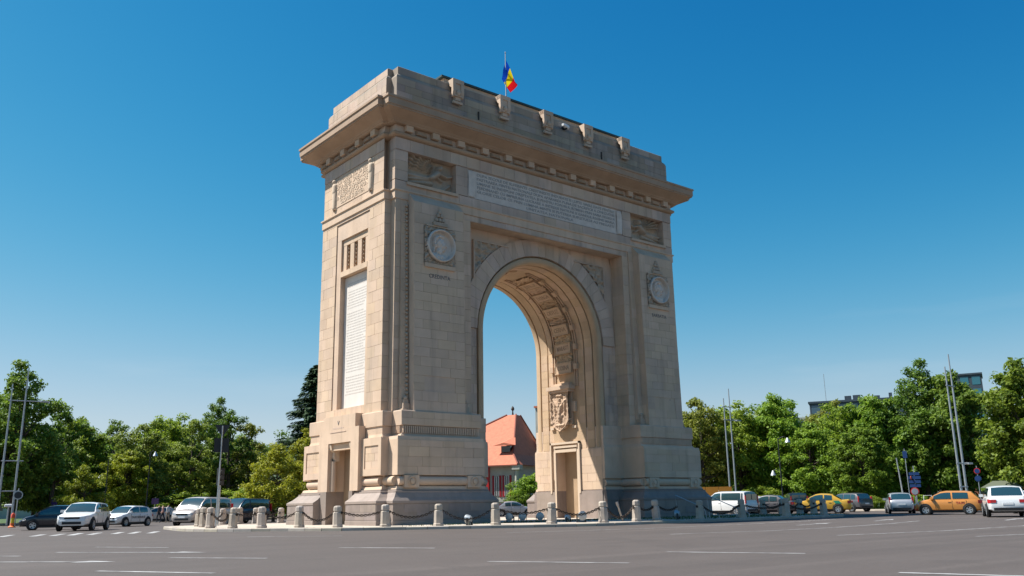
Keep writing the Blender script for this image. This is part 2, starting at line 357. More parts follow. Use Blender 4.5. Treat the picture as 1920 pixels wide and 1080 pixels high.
for s in (-1, 1):
    pr_ = piers[s]
    x0 = min(s*7.73, s*11.25)
    # battered pylon panel with its sloping cap
    pan = MB(); yb, yt = -.80, -.62
    ring = lambda z, y: [(x0, .06, z), (x0+3.52, .06, z), (x0+3.52, y, z), (x0, y, z)]
    pan.loft([ring(6.0, yb), ring(18.22, yt), [(x0, .06, 18.9), (x0+3.52, .06, 18.9), (x0+3.52, .02, 18.9), (x0, .02, 18.9)]])
    panel = pan.build('pylon_panel', M['stone_plain'], arch)
    Vp = Vector((0, yt-yb, 12.22)).normalized(); Np = Vector((0, -Vp.z, Vp.y))
    mx = s*9.49-x0
    ashlar(Vector((x0, yb, 6.0)), X3, Vp, Np, 3.52, 12.2, .555, 1.25, 'stone', panel,
           holes=[(mx-1.09, mx+1.09, 8.42, 10.9), (mx-1.05, mx+1.05, 1.12, 1.98)])
    # corner strip, stepped band, frame strip
    band = MB(); xa, xb = sorted((s*11.25, s*11.74)); 
    band.loft([[(xa,.06,6.0),(xb,.06,6.0),(xb,-.24,6.0),(xa,-.24,6.0)], [(xa,.06,18.38),(xb,.06,18.38),(xb,.05,18.38),(xa,.05,18.38)]]); bo = band.build('stepped_band', M['stone_plain'], arch)
    Vb = Vector((0,.29,12.38)).normalized(); ashlar(Vector((xa,-.24,6.0)), X3, Vb, Vector((0,-Vb.z,Vb.y)), .49, 12.36, .7, .6, 'stone', bo, th=.02)
    band = MB(); xa, xb = sorted((s*7.28, s*7.73)); band.loft([[(xa,.06,6.0),(xb,.06,6.0),(xb,-.30,6.0),(xa,-.30,6.0)], [(xa,.06,18.38),(xb,.06,18.38),(xb,-.06,18.38),(xa,-.06,18.38)]]); bo2 = band.build('stepped_band', M['stone_plain'], arch)
    Vb = Vector((0,.24,12.38)).normalized(); ashlar(Vector((xa,-.30,6.0)), X3, Vb, Vector((0,-Vb.z,Vb.y)), .45, 12.36, .7, .6, 'stone', bo2, th=.02)
    xa, xb = sorted((s*11.75, s*12.13)); ashlar(Vector((xa,.04,6.0)), X3, Z3, NF, xb-xa, 12.38, .7, .6, 'stone', pr_['body'], th=.04)
    xa, xb = sorted((s*6.70, s*7.27)); ashlar(Vector((xa,.04,6.0)), X3, Z3, NF, xb-xa, 12.0, .7, .6, 'stone', pr_['body'], th=.04)
    # recess strip beside the jamb
    xa, xb = sorted((s*5.48, s*6.7)); ashlar(Vector((xa,1.12,4.6)), X3, Z3, NF, xb-xa, ZS-4.6, .6, .75, 'stone_grey', pr_['body'], th=.03)
    # base: front stones, bolster, rosettes
    xa, xb = sorted((s*6.67, s*12.45)); ashlar(Vector((xa,-1.15,2.52)), X3, Z3, NF, xb-xa, 1.86, .64, 1.35, 'stone', pr_['base'], holes=[(xb-xa-.0, xb-xa, 0, .45), (0, 0, 1.5, 1.86)], th=.03)
    xa, xb = sorted((s*6.7, s*12.08)); ashlar(Vector((xa,-.9,5.2)), X3, Z3, NF, xb-xa, .74, .4, 1.2, 'stone', pr_['stage'], th=.025)
    xa, xb = sorted((s*6.03, s*12.92)); ashlar(Vector((xa,-1.53,.2)), X3, Z3, NF, xb-xa, .82, .45, 1.4, 'granite', pr_['plinth'], th=.02)
    bol = MB(); bol.tube([(s*12.35,-1.0,2.22),(s*6.75,-1.0,2.22)], .25, 16); bol.build('bolster', M['stone_plain'], pr_['base'], smooth=40)
    bol = MB(); bol.tube([(s*12.62,.15,2.22),(s*12.62,1.95,2.22)], .25, 16); bol.build('bolster', M['stone_plain'], pr_['base'], smooth=40)
    bol = MB(); bol.tube([(s*12.62,D-.15,2.22),(s*12.62,D-1.95,2.22)], .25, 16); bol.build('bolster', M['stone_plain'], pr_['base'], smooth=40)
    bol = MB(); bol.tube([(s*12.4,-.9,2.22),(s*12.4,.05,2.22)], .25, 16); bol.build('bolster', M['stone_plain'], pr_['base'], smooth=40)
    bol = MB(); bol.tube([(s*6.7,-.9,2.22),(s*6.7,.9,2.22)], .23, 16); bol.build('bolster', M['stone_plain'], pr_['base'], smooth=40); bol = MB(); bol.tube([(s*6.7,.95,2.22),(s*4.98,.95,2.22)], .2, 16); bol.build('bolster', M['stone_plain'], pr_['base'], smooth=40)
    for xc in (s*11.6, s*7.45):
        r = MB(); r.box(xc-.46, xc+.46, -1.29, -.9, 1.86, 2.5)
        ro = r.build('rosette_block', M['stone_plain'], pr_['base'])
        r = MB(); r.lathe([(.27,-1.28),(.28,-1.33),(.23,-1.35),(.21,-1.30),(.15,-1.30),(.14,-1.36),(.06,-1.39),(.0,-1.39)], (xc,0,2.19), 20, 'y'); r.build('rosette', M['stone_plain'], pr_['base'], smooth=40)
    # flutes under the upper base
    fl = MB()
    x = min(s*6.85, s*11.98)
    while x < max(s*6.85, s*11.98)-.05:
        fl.box(x, x+.07, -.93, -.78, 4.76, 5.14); x += .125
    y = -.75
    while y < 0.05: fl.box(s*11.96, s*12.11, y, y+.06, 4.76, 5.14); y += .12
    fl.build('fluting', M['stone_plain'], pr_['stage'], kind='stuff')
    # frame strips that leave a sunk panel on the base side, and the side stones
    for (ya, yb_) in ((-.22, 1.85), (6.55, D+.22)):
        ss = MB(); ss.loft([[(s*12.84,ya,2.54),(s*12.84,yb_,2.54),(s*12.84,yb_,4.56),(s*12.84,ya,4.56),(s*12.84,ya,2.9),(s*12.84,ya+.3,2.9),(s*12.84,ya+.3,4.14),(s*12.84,yb_-.3,4.14),(s*12.84,yb_-.3,2.9),(s*12.84,ya,2.9)][:4]]*1, cap0=False, cap1=False) if False else None
        ss = MB(); o4 = [(ya,2.54),(yb_,2.54),(yb_,4.56),(ya,4.56)]; i4 = [(ya+.3,2.9),(yb_-.3,2.9),(yb_-.3,4.14),(ya+.3,4.14)]
        ss.loft([[(s*12.84,y,z) for y, z in o4], [(s*12.91,y,z) for y, z in o4], [(s*12.91,y,z) for y, z in i4], [(s*12.84,y,z) for y, z in i4]], cap0=False, cap1=False)
        ss.build('panel_frame', M['stone_plain'], pr_['base'])
    # beaded garland beside the pylon panel and its little pedestal
    ga = MB(); z = 6.75; k = 0
    while z < 18.1:
        yy = -.24+.29*(z-6)/12.4-.07
        r_ = .085+.02*(k % 2)
        ga.lathe([(0,-.1),(r_*.8,-.07),(r_,0),(r_*.8,.07),(0,.1)], (s*11.37, yy, z), 6); z += .24; k += 1
    ga.build('leaf_garland', M['relief'], bo, smooth=60)
    for xc, yy in ((s*11.5, -.42), (s*7.45, -.45)):
        pd = MB(); pd.box(xc-.27, xc+.27, yy-.12, .0, 6.0, 6.12); pd.box(xc-.21, xc+.21, yy-.06, .0, 6.12, 6.42); pd.box(xc-.15, xc+.15, yy-.02, .0, 6.42, 6.62)
        pd.lathe([(0,-.13),(.1,-.09),(.13,0),(.1,.09),(0,.13)], (xc, yy+.06, 6.72), 10)
        pd.build('corner_pedestal', M['relief'], arch, smooth=40)
# reveal of the recess, right pier (faces left) and its mirror
ashlar(Vector((6.72,1.1,6.0)), -Y3, Z3, NL, 1.06, 12.0, .7, .8, 'stone', piers[1]['body'], th=.02)
ashlar(Vector((-6.72,.04,6.0)), Y3, Z3, X3, 1.06, 12.0, .7, .8, 'stone', piers[-1]['body'], th=.02)
ashlar(Vector((7.73,.0,6.0)), -Y3, Z3, NL, .62, 12.1, .7, .8, 'stone', piers[1]['body'], th=.012)
# left side wall: strips beside the plaque bay
SX = -12.115
ashlar(Vector((SX, D-.5, 6.0)), -Y3, Z3, NL, D-1.0, 12.38, .66, 1.05, 'stone', piers[-1]['body'], holes=[(D-.5-6.3, D-.5-2.2, .55, 12.2)], th=.425)
MB().box(12.11, 12.54, .5, D-.5, 6.01, 18.37).build('side_wall', M['stone'], arch)
ashlar(Vector((-12.55, D-.62, 18.99)), -Y3, Z3, NL, D-1.24, 2.47, .62, 1.3, 'stone', frieze, th=.02)
ashlar(Vector((-12.55, D-.62, 21.47)), -Y3, Z3, NL, D-1.24, .74, .74, .9, 'stone_grey', frieze, th=.05)
ashlar(Vector((-12.86, D+.2, 4.62)), -Y3, Z3, NL, 0.01, .01, .5, 1, 'stone', frieze)
for ya, w in ((D+.22, 2.35), (1.85, 2.05)):
    ashlar(Vector((-12.84, ya-.3, 2.9)), -Y3, Z3, NL, w-.62, 1.24, .42, .95, 'stone', piers[-1]['base'], th=.02)
ashlar(Vector((-13.54, 2.33, .2)), -Y3, Z3, NL, 3.2, .82, .45, 1.2, 'granite', piers[-1]['plinth'], th=.02)
ashlar(Vector((-13.54, D+.9, .2)), -Y3, Z3, NL, D+.9-6.17, .82, .45, 1.2, 'granite', piers[-1]['plinth'], th=.02)
# front frieze: thick facing round the winged panels
ashlar(Vector((-12.2,.62,18.99)), X3, Z3, NF, 24.4, 2.47, .62, 1.15, 'stone_grey', frieze, th=.62,
       holes=[(12.2-11.3, 12.2-7.8, .55, 2.47), (12.2+7.8, 12.2+11.3, .55, 2.47), (12.2-6.9, 12.2+6.9, .58, 2.42)])
ashlar(Vector((-12.2,.62,21.47)), X3, Z3, NF, 24.4, .74, .74, 1.0, 'stone_grey', frieze, th=.66)
# architrave band above the recess
ashlar(Vector((-7.2,.04,18.0)), X3, Z3, NF, 14.4, .37, .37, 1.1, 'stone_grey', arch, th=.02)
# voussoirs
nV = 29
for k in range(nV):
    t0, t1 = math.pi*k/nV, math.pi*(k+1)/nV
    vs = MB(); g = .0012
    ro = 6.6
    for yy in (0,): pass
    def pt(r, t, y):
        c, q = math.cos(t), math.sin(t); r = min(r, 6.69/max(abs(c), 1e-6)); return (r*c, y, ZS+r*q)
    ring0 = [pt(5.48,t0+g,1.12), pt(ro,t0+g,1.12), pt(ro,(t0+t1)/2,1.12), pt(ro,t1-g,1.12), pt(5.48,t1-g,1.12)]
    yv = .99+random.uniform(-.006,.006)
    ring1 = [(x, yv, z) for x, _, z in ring0]
    vs.loft([ring0, ring1]); vs.build('voussoir', M['stone_grey'], arch)
# spandrel carvings
def relief(name, P0, U, V, N, w, h, fn, nu, nv, depth, mt, parent, keep=None):
    b = MB(); idx = {}
    for j in range(nv+1):
        for i in range(nu+1):
            u, v = i/nu, j/nv
            idx[i, j] = len(b.v); b.v.append(tuple(P0+U*(u*w)+V*(v*h)+N*(depth*fn(u, v))))
    for j in range(nv):
        for i in range(nu):
            if keep is None or keep((i+.5)/nu, (j+.5)/nv):
                b.f.append([idx[i,j], idx[i+1,j], idx[i+1,j+1], idx[i,j+1]]); b.mi.append(0); b.tone.append(0.)
    me = bpy.data.meshes.new(name); me.from_pydata(b.v, [], b.f); me.polygons.foreach_set('use_smooth', [True]*len(b.f)); me.update()
    return link(name, me, mt, parent)
def cap(u, v, ax, ay, bx, by, ra, rb=None, asp=1.):
    rb = ra if rb is None else rb
    px, py, dx, dy = (u-ax)*asp, v-ay, (bx-ax)*asp, by-ay
    t = max(0, min(1, (px*dx+py*dy)/(dx*dx+dy*dy+1e-9))); r = ra+(rb-ra)*t
    q = 1-((px-dx*t)**2+(py-dy*t)**2)/(r*r)
    return math.sqrt(q) if q > 0 else 0.
def scroll(u, v, k=7.):
    a = noise.noise(Vector((u*k, v*k, 3.1))); c = noise.noise(Vector((u*k*2.1, v*k*2.1, 9.)))
    return max(0, min(1, .5+1.6*a+.7*c))
for s in (-1, 1):
    P0 = Vector((-5.75 if s < 0 else 3.05, 1.10, 14.7))
    def kp(u, v, s=s):
        x = abs(P0.x+u*2.7); z = 14.7+v*2.5
        return math.hypot(x, z-ZS) > 6.66 and x < 5.7 and z < 17.15
    relief('spandrel_carving', P0, X3, Z3, NF, 2.7, 2.5, lambda u, v: .05+.95*scroll(u, v, 8), 60, 56, .2, M['relief'], arch, kp)
    fr = MB(); xa, xb = sorted((s*5.70, s*5.78)); fr.box(xa, xb, .92, 1.12, 14.75, 17.25); xa, xb = sorted((s*2.9, s*5.70)); fr.box(xa, xb, .92, 1.12, 17.17, 17.25); fr.build('spandrel_frame', M['stone_grey'], arch)
# winged victories
def victory(u, v, flip):
    if flip: u = 1-u
    a = 1.65; h = .12
    h = max(h, .55*cap(u,v,.06,.34,.5,.36,.075,.10,a), .5*cap(u,v,.06,.22,.5,.33,.05,.08,a), .42*cap(u,v,.1,.12,.55,.24,.05,.1,a))
    h = max(h, .85*cap(u,v,.52,.38,.66,.58,.10,.12,a), .95*cap(u,v,.69,.72,.70,.78,.075,.085,a))
    h = max(h, .7*cap(u,v,.66,.6,.84,.52,.055,.05,a), .6*cap(u,v,.84,.52,.97,.6,.05,.045,a), .5*cap(u,v,.62,.5,.78,.36,.05,.04,a))
    # wing of long feathers
    dx, dy = u-.62, v-.55
    ang = math.atan2(dy, -dx*a); r = math.hypot(dx*a, dy)
    if .05 < ang < 1.15 and r < 1.02-.35*abs(ang-.45):
        h = max(h, .34+.24*math.sin(ang*40)+.08*math.sin(r*30))
    h = max(h, .3*cap(u,v,.8,.1,.95,.3,.08,.05,a))
    return h
for s in (-1, 1):
    x0 = -11.3 if s < 0 else 7.8
    relief('victory_relief', Vector((x0,.61,19.55)), X3, Z3, NF, 3.5, 1.92, lambda u, v, s=s: victory(u, v, s > 0), 100, 56, .66, M['relief'], arch)
    sl_ = MB(); sl_.box(x0-.1, x0+3.6, -.14, .2, 19.34, 19.52); sl_.build('relief_sill', M['stone_plain'], arch)
# medallions
def head(u, v, flip):
    if flip: u = 1-u
    x, y = u-.5, v-.5; r = math.hypot(x, y)
    if r > .5: return None
    if r > .43: return .80-.25*((r-.465)/.035)**2
    h = .03
    h = max(h, .75*cap(u,v,.47,.58,.53,.52,.185,.17), .6*cap(u,v,.45,.33,.48,.45,.12,.1), .55*cap(u,v,.27,.16,.62,.13,.13,.12))
    h = max(h, .7*cap(u,v,.63,.52,.68,.485,.045,.04), .6*cap(u,v,.57,.38,.62,.385,.06,.05))
    for k in range(9):
        t = 1.1+k*.33; h = max(h, .72*cap(u,v,.46+.19*math.cos(t),.58+.19*math.sin(t),.46+.2*math.cos(t+.1),.58+.2*math.sin(t+.1),.055))
    h = max(h, .5*cap(u,v,.3,.5,.24,.3,.05,.03))
    h += .06*math.sin(u*50)*math.sin(v*43)
    return max(.08, h)
names = {-1: 'CREDINTA', 1: 'BARBATIA'}
def text_mesh(body, size, ext=.012, align='CENTER', width=None, space=1.):
    cu = bpy.data.curves.new('t', 'FONT'); cu.body = body; cu.size = size; cu.extrude = ext; cu.align_x = align; cu.align_y = 'CENTER'; cu.space_character = space; cu.space_line = .95; cu.offset = size*.012
    cu.resolution_u = 2
    ob = bpy.data.objects.new('t', cu); COL.objects.link(ob)
    dg = bpy.context.evaluated_depsgraph_get(); me = bpy.data.meshes.new_from_object(ob.evaluated_get(dg))
    bpy.data.objects.remove(ob); bpy.data.curves.remove(cu)
    if width:
        xs = [v.co.x for v in me.vertices]; k = width/(max(xs)-min(xs))
        for v in me.vertices: v.co.x *= k
    return me
def put_text(name, me, mt, parent, loc, U, V):
    o = link(name, me, mt, parent, kind='stuff'); N = U.cross(V)
    mm = Matrix((U, V, N)).transposed().to_4x4(); mm.translation = loc; o.matrix_local = mm
    return o
for s in (-1, 1):
    xc = s*9.49; zc = 15.70; yk = -.80+.18*(zc-6)/12.2
    sq = MB(); sq.box(xc-1.08, xc+1.08, yk+.06, yk-.03, zc-1.12, zc+1.12); panel_sq = sq.build('medallion_ground', M['relief'], arch)
    relief('corner_foliage', Vector((xc-1.08, yk-.03, zc-1.1)), X3, Z3, NF, 2.16, 2.2, lambda u, v: .15+.85*scroll(u, v, 13), 60, 60, .14, M['relief'], panel_sq, lambda u, v: math.hypot(u-.5, v-.5) > .47)
    relief('medallion', Vector((xc-1.0, yk-.03, zc-1.0)), X3, Z3, NF, 2.0, 2.0, lambda u, v, s=s: (head(u, v, False) if head(u, v, False) is not None else .1), 80, 80, .42, M['medal'], panel_sq, lambda u, v: math.hypot(u-.5, v-.5) < .5)
    bb = MB(); bb.box(xc-1.06, xc+1.06, yk, yk-.17, zc-1.38, zc-1.14); bb.build('medallion_sill', M['stone_plain'], panel_sq); MB().box(xc-.95, xc+.95, yk+.02, yk-.12, zc+1.13, zc+1.22).build('medallion_hood', M['stone_plain'], panel_sq)
    # crowned cross on top
    cr = MB(); cr.box(xc-.5, xc+.5, yk+.05, yk-.2, zc+1.22, zc+1.44)
    for px, pz in ((-.3,1.62),(0,1.62),(.3,1.62),(-.15,1.88),(.15,1.88),(0,2.1)):
        cr.lathe([(0,-.14),(.11,-.1),(.13,0),(.1,.1),(0,.14)], (xc+px*.8, yk-.04, zc+pz), 8)
    cr.build('crown_carving', M['relief'], panel_sq, smooth=50)
    put_text('name_lettering', text_mesh(names[s], .34, .015, width=1.5), M['letter_dark'], arch, Vector((xc, -.795+.18*(13.82-6)/12.2-.03, 13.82)), X3, Z3)
    lp = MB(); yl = -.78; lp.box(xc-1.03, xc+1.03, yl+.1, yl+.03, 7.14, 7.96); lo = lp.build('tablet', M['stone_grey'], arch)
    relief('tablet_carving', Vector((xc-.98, yl+.03, 7.18)), X3, Z3, NF, 1.96, .74, lambda u, v: .5*scroll(u, v, 6), 40, 16, .05, M['stone_grey'], lo)
# main inscription
ip = MB(); ip.box(-6.88, 6.88, .66, .05, 19.58, 21.4); insc = ip.build('inscription_slab', M['medal'], arch)
lines = ['DUPA SECOLE DE SUFERINTE CRESTINESTE INDURATE SI LUPTE GRELE DATE PENTRU', 'PASTRAREA FIINTEI NATIONALE DUPA APARAREA PLINA DE SACRIFICII A CIVILIZATIEI', 'UMANE SE INDEPLINI DREPTATEA SI PENTRU POPORUL ROMAN PRIN SABIA REGELUI', 'FERDINAND CU IMPREUNA LUCRARE A INTREGII NATIUNI SI GANDUL REGINEI MARIA', 'GLORIE CELOR CE PRIN LUMINA MINTII SI PUTEREA SUFLETULUI AU PREGATIT', 'UNITATEA NATIONALA']
for k, t in enumerate(lines):
    put_text('inscription_line', text_mesh(t, .26, .012, width=12.3 if k < 5 else 4.2), M['letter_faint'], insc, Vector((0,.046,21.18-.28*k)), X3, Z3)
for s in (-1, 1):
    relief('inscription_figure', Vector((s*6.6-.26,.048,19.62)), X3, Z3, NF, .52, 1.72, lambda u, v: max(.0, .8*cap(u,v,.5,.1,.5,.7,.18,.3,.3), cap(u,v,.5,.85,.5,.87,.2,.2,.35)), 14, 40, .12, M['medal'], insc)
# side frieze inscription between two figures
put = ['CU CREDINTA UNITA', 'SPUNEREA SPRE ACTE', 'VITEJIE SI RABDARE', 'INFAPTUIT-O PRIN', 'GLORIE SI JERTFA']
side_i = MB(); side_i.box(-12.572, -12.60, 1.95, 6.75, 19.42, 21.3); sio = side_i.build('side_inscription_slab', M['stone_plain'], arch)
for k, t in enumerate(put):
    put_text('inscription_line', text_mesh(t, .40, .022, width=3.9 if k < 4 else 3.0), M['letter'], sio, Vector((-12.60, 4.35, 21.05-.34*k)), -Y3, Z3)
for y in (6.6, 2.05):
    relief('guardian_figure', Vector((-12.59, y+.28, 19.3)), -Y3, Z3, NL, .56, 2.1, lambda u, v: max(0., .75*cap(u,v,.5,.08,.5,.55,.10,.13,.27), .9*cap(u,v,.5,.6,.5,.76,.12,.13,.27), cap(u,v,.5,.9,.5,.92,.07,.07,.27), .6*cap(u,v,.22,.4,.25,.75,.04,.04,.27)), 20, 60, .22, M['letter'], sio)
# left side plaque bay
fr = MB(); fr.box(-12.1, -12.48, 2.22, 6.28, 17.12, 18.18); bay = fr.build('bay_head', M['stone'], arch)
fr = MB(); fr.box(-12.1, -12.48, 5.74, 6.28, 6.56, 17.11); fr.build('bay_jamb', M['stone'], bay)
fr = MB(); fr.box(-12.1, -12.48, 2.22, 2.48, 6.56, 17.11); fr.build('bay_jamb', M['stone'], bay)
fr = MB(); fr.box(-12.1, -12.50, 2.49, 5.73, 14.72, 15.05); fr.build('bay_sill', M['stone'], bay)
for k in range(4): MB().box(-12.1, -12.36, 2.5+.92*k, 2.5+.92*k+.46, 15.06, 16.72).build('window_bar', M['stone'], bay)
MB().box(-12.1, -12.37, 2.49, 5.73, 16.72, 17.11).build('window_head', M['stone'], bay)
for k in range(3):
    gl = MB(); yk = 2.96+.92*k; gl.box(-12.12, -12.14, yk, yk+.46, 15.06, 16.72)
    for q in range(6): gl.lathe([(0,-.08),(.05,-.06),(.06,0),(.05,.06),(0,.08)], (-12.24, yk+.38, 15.2+.26*q), 6)
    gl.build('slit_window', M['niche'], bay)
pq = MB(); pq.box(-12.1, -12.16, 2.5, 5.72, 6.6, 14.68); plaque = pq.build('marble_plaque', M['marble'], arch)
tl = MB(); z = 14.2; rr = random.Random(3)
while z > 7.3:
    if rr.random() < .08: z -= .17; continue
    y = 5.4-rr.random()*.2; e = 2.85+rr.random()*.5
    while y > e:
        w = .08+rr.random()*.32; tl.box(-12.15, -12.168, y-w, y, z, z+.055); y -= w+.07
    z -= .17
tl.build('engraved_rows', mat('engraving', (.56,.50,.44), .8), plaque, kind='stuff')
# side portal
po = MB(); xa = -13.12
po.box(-12.7, xa, 1.85, 2.75, 1.775, 5.3); po.box(-12.7, xa, 5.4, 6.55, 1.775, 5.3); po.box(-12.7, xa, 2.75, 5.4, 4.5, 5.3)
po.box(-12.6, xa+.01, 2.3, 6.1, 5.3, 6.05); portal = po.build('side_portal', M['stone_plain'], arch)
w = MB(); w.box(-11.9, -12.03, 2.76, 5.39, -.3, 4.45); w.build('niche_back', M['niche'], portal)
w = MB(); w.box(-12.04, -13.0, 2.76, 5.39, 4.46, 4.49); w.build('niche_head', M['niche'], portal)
for y0, y1 in ((2.75,3.02),(5.13,5.4)):
    cb = MB(); yc = (y0+y1)/2
    cb.prism([(-13.08,4.46),(-12.5,4.46),(-12.5,3.5),(-12.75,3.5),(-12.85,3.75),(-12.83,4.0),(-13.02,4.15)], 'y', y0+.01, y1-.01); cb.build('door_bracket', M['letter'], portal)
tb = MB(); tb.tube([(-12.78,5.28,1.78),(-12.78,5.28,3.5)], .16, 12); tb.build('door_shaft', M['stone_plain'], portal, smooth=40)
ld = MB(); ld.box(-12.55, -12.95, 3.02, 5.13, 4.1, 4.46); ld.build('door_lintel', M['stone_plain'], portal)
put_text('portal_emblem', text_mesh('V', .34, .015), M['letter_dark'], portal, Vector((-13.115, 4.25, 5.62)), -Y3, Z3)
tbx = MB(); tbx.box(-13.11, -13.14, 3.3, 5.2, 5.1, 5.14); tbx.box(-13.11, -13.125, 3.6, 4.9, 5.3, 5.38); tbx.build('portal_line', M['stone_grey'], portal)
# jamb niches and portals (both jambs, faces into the passage)
for s in (-1, 1):
    xw = 4.90; fr = MB()
    X_ = lambda a: s*a
    for a, y0, y1, z0, z1, t in ((0,3.06,3.2,1.6,5.12,.12),(0,6.0,6.14,1.6,5.12,.12),(0,3.06,6.14,4.98,5.12,.12),(0,3.24,3.4,.0,4.75,.07),(0,5.58,5.74,.0,4.75,.07),(0,3.4,5.58,4.42,4.62,.10),(0,3.3,5.7,4.72,4.86,.14)):
        fr.box(X_(xw+.02), X_(xw-t), y0, y1, z0, z1)
    fo = fr.build('jamb_door_frame', M['letter'], arch)
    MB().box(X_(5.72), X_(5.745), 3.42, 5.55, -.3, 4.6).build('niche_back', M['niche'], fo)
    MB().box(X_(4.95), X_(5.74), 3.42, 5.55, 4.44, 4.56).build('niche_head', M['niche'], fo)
    for y0_, y1_ in ((1.0,3.24),(5.74,D-1.0)): MB().box(X_(4.82), X_(5.2), y0_, y1_, -.3, 1.72).build('jamb_footing', M['granite'], fo)
    # ornament band with name plaques up the vault
    yb0, yb1 = 3.05, 5.75; ymid = 4.4
    def arcpt(sl, r, y):                 # sl: arc length above the springing (negative: straight jamb)
        if sl <= 0: return Vector((s*r, y, ZS+sl))
        t = sl/RI; return Vector((s*r*math.cos(t), y, ZS+r*math.sin(t)))
    def slab(b, s0, s1, y0, y1, t0, t1, n=4):
        rings = []
        for k in range(n+1):
            q = s0+(s1-s0)*k/n
            rings.append([arcpt(q, RI-t0, y0), arcpt(q, RI-t1, y0), arcpt(q, RI-t1, y1), arcpt(q, RI-t0, y1)])
        b.loft(rings)
    words = ['COSNA', 'MARASTI', 'CERNA', 'OITUZ', 'DOAGA', 'JIU']
    ob = MB()
    for y0 in (3.1, 3.32, 5.4, 5.62): slab(ob, -2.6, 7.3, y0, y0+.09, -.02, .09, 40)
    oband = ob.build('ornament_rail', M['intrados'], arch)
    for k in range(6):
        c = -1.22+1.42*k
        pb = MB(); slab(pb, c-.4, c+.4, ymid-.86, ymid+.86, -.02, .22); pl = pb.build('battle_plaque', M['intrados'], arch)
        pf = MB(); slab(pf, c-.4, c-.33, ymid-.86, ymid+.86, .2, .26); slab(pf, c+.33, c+.4, ymid-.86, ymid+.86, .2, .26); slab(pf, c-.33, c+.33, ymid-.86, ymid-.79, .2, .26); slab(pf, c-.33, c+.33, ymid+.79, ymid+.86, .2, .26)
        pf.build('plaque_rim', M['intrados'], pl)
        for yy in (3.02, 5.5):
            st = MB(); slab(st, c-.2, c+.2, yy-.02, yy+.3, -.02, .24, 2); st.build('stud', M['intrados'], pl)
        p = arcpt(c, RI-.225, ymid); up = (arcpt(c+.05, RI-.225, ymid)-arcpt(c-.05, RI-.225, ymid)).normalized()
        put_text('plaque_word', text_mesh(words[k], .46, .012, width=1.2), M['soffit'], pl, p, Vector((0,-s,0)), up)
        # carved field between plaques
        nb = MB(); nu, nv = 20, 10; ix = {}
        for j in range(nv+1):
            for i in range(nu+1):
                q = c+.42+(1.0-.42+.0)*j/nv; y = ymid-.84+1.68*i/nu
                hgt = .02+.15*scroll(i/nu*2, j/nv+k*3.3, 4.)
                ix[i, j] = len(nb.v); nb.v.append(tuple(arcpt(q, RI-hgt, y)))
        for j in range(nv):
            for i in range(nu): nb.f.append([ix[i,j],ix[i+1,j],ix[i+1,j+1],ix[i,j+1]]); nb.mi.append(0); nb.tone.append(0.)
        nb.build('carved_field', M['intrados'], arch, smooth=80)
    sh = MB(); sh.box(X_(RI+.02), X_(RI-.62), 3.45, 5.85, 8.78, 9.05); sh.box(X_(RI+.02), X_(RI-.5), 3.6, 5.7, 8.6, 8.78); sh.box(X_(RI+.02), X_(RI-.36), 3.75, 5.6, 9.05, 9.25); sh.build('crest_shelf', M['stone_plain'], arch)
    # coat of arms
    def crest(u, v):
        x = abs(u-.5)*2; low = max(0, .32-v)/.32
        edge = 1-.95*low**2.2 if v < .32 else 1
        if x > edge: return 0.
        h = .5
        if x > edge-.14: h = .72
        h = max(h, .9*cap(u,v,.5,.35,.5,.72,.09,.07,.66), .85*cap(u,v,.5,.8,.52,.83,.055,.05,.66), .8*cap(u,v,.44,.62,.2,.78,.07,.05,.66), .8*cap(u,v,.56,.62,.8,.78,.07,.05,.66), .75*cap(u,v,.2,.78,.24,.45,.05,.04,.66), .75*cap(u,v,.8,.78,.76,.45,.05,.04,.66))
        h = max(h, .82*cap(u,v,.5,.40,.5,.30,.13,.10,.66), .7*cap(u,v,.3,.16,.7,.16,.05,.05,.66), .8*cap(u,v,.38,.92,.62,.92,.05,.05,.66))
        return h+.12*scroll(u, v, 11)-.06
    cb = MB(); cb.box(X_(RI+.02), X_(RI-.16), 3.72, 5.7, 6.3, 8.6); cbo = cb.build('crest_ground', M['intrados'], arch)
    if s > 0: relief('coat_of_arms', Vector((RI-.16, 5.66, 5.85)), -Y3, Z3, NL, 1.9, 2.75, crest, 56, 76, .42, M['intrados'], cbo, lambda u, v: crest(u, v) > .02)
    else: relief('coat_of_arms', Vector((-RI+.16, 3.76, 5.85)), Y3, Z3, X3, 1.9, 2.75, crest, 32, 44, .42, M['letter'], cbo, lambda u, v: crest(u, v) > .02)
    br = MB()
    for z0, z1 in ((6.05,6.22),(7.2,7.9)): br.box(X_(RI+.02), X_(RI-.14), 3.36, 3.74, z0, z1); br.box(X_(RI+.02), X_(RI-.14), 5.68, 6.02, z0, z1)
    br.build('crest_bracket', M['letter'], cbo)
    # jamb stones
    U_, N_ = (-Y3, NL) if s > 0 else (Y3, X3)
    for ya, yb_ in ((1.66, 2.36), (2.5, 3.06), (5.78, 6.2), (6.34, 7.02)):
        P = Vector((X_(RI+.018), yb_ if s > 0 else ya, 4.6)); ashlar(P, U_, Z3, N_, yb_-ya, ZS-4.6, .6, .8, 'intrados', piers[s]['body'], th=.022)
    for ya, yb_ in ((1.0, 3.04), (6.16, D-1.0)):
        P = Vector((X_(4.91), yb_ if s > 0 else ya, 1.8)); ashlar(P, U_, Z3, N_, yb_-ya, 2.72, .55, 1.0, 'stone', piers[s]['base'], th=.02)
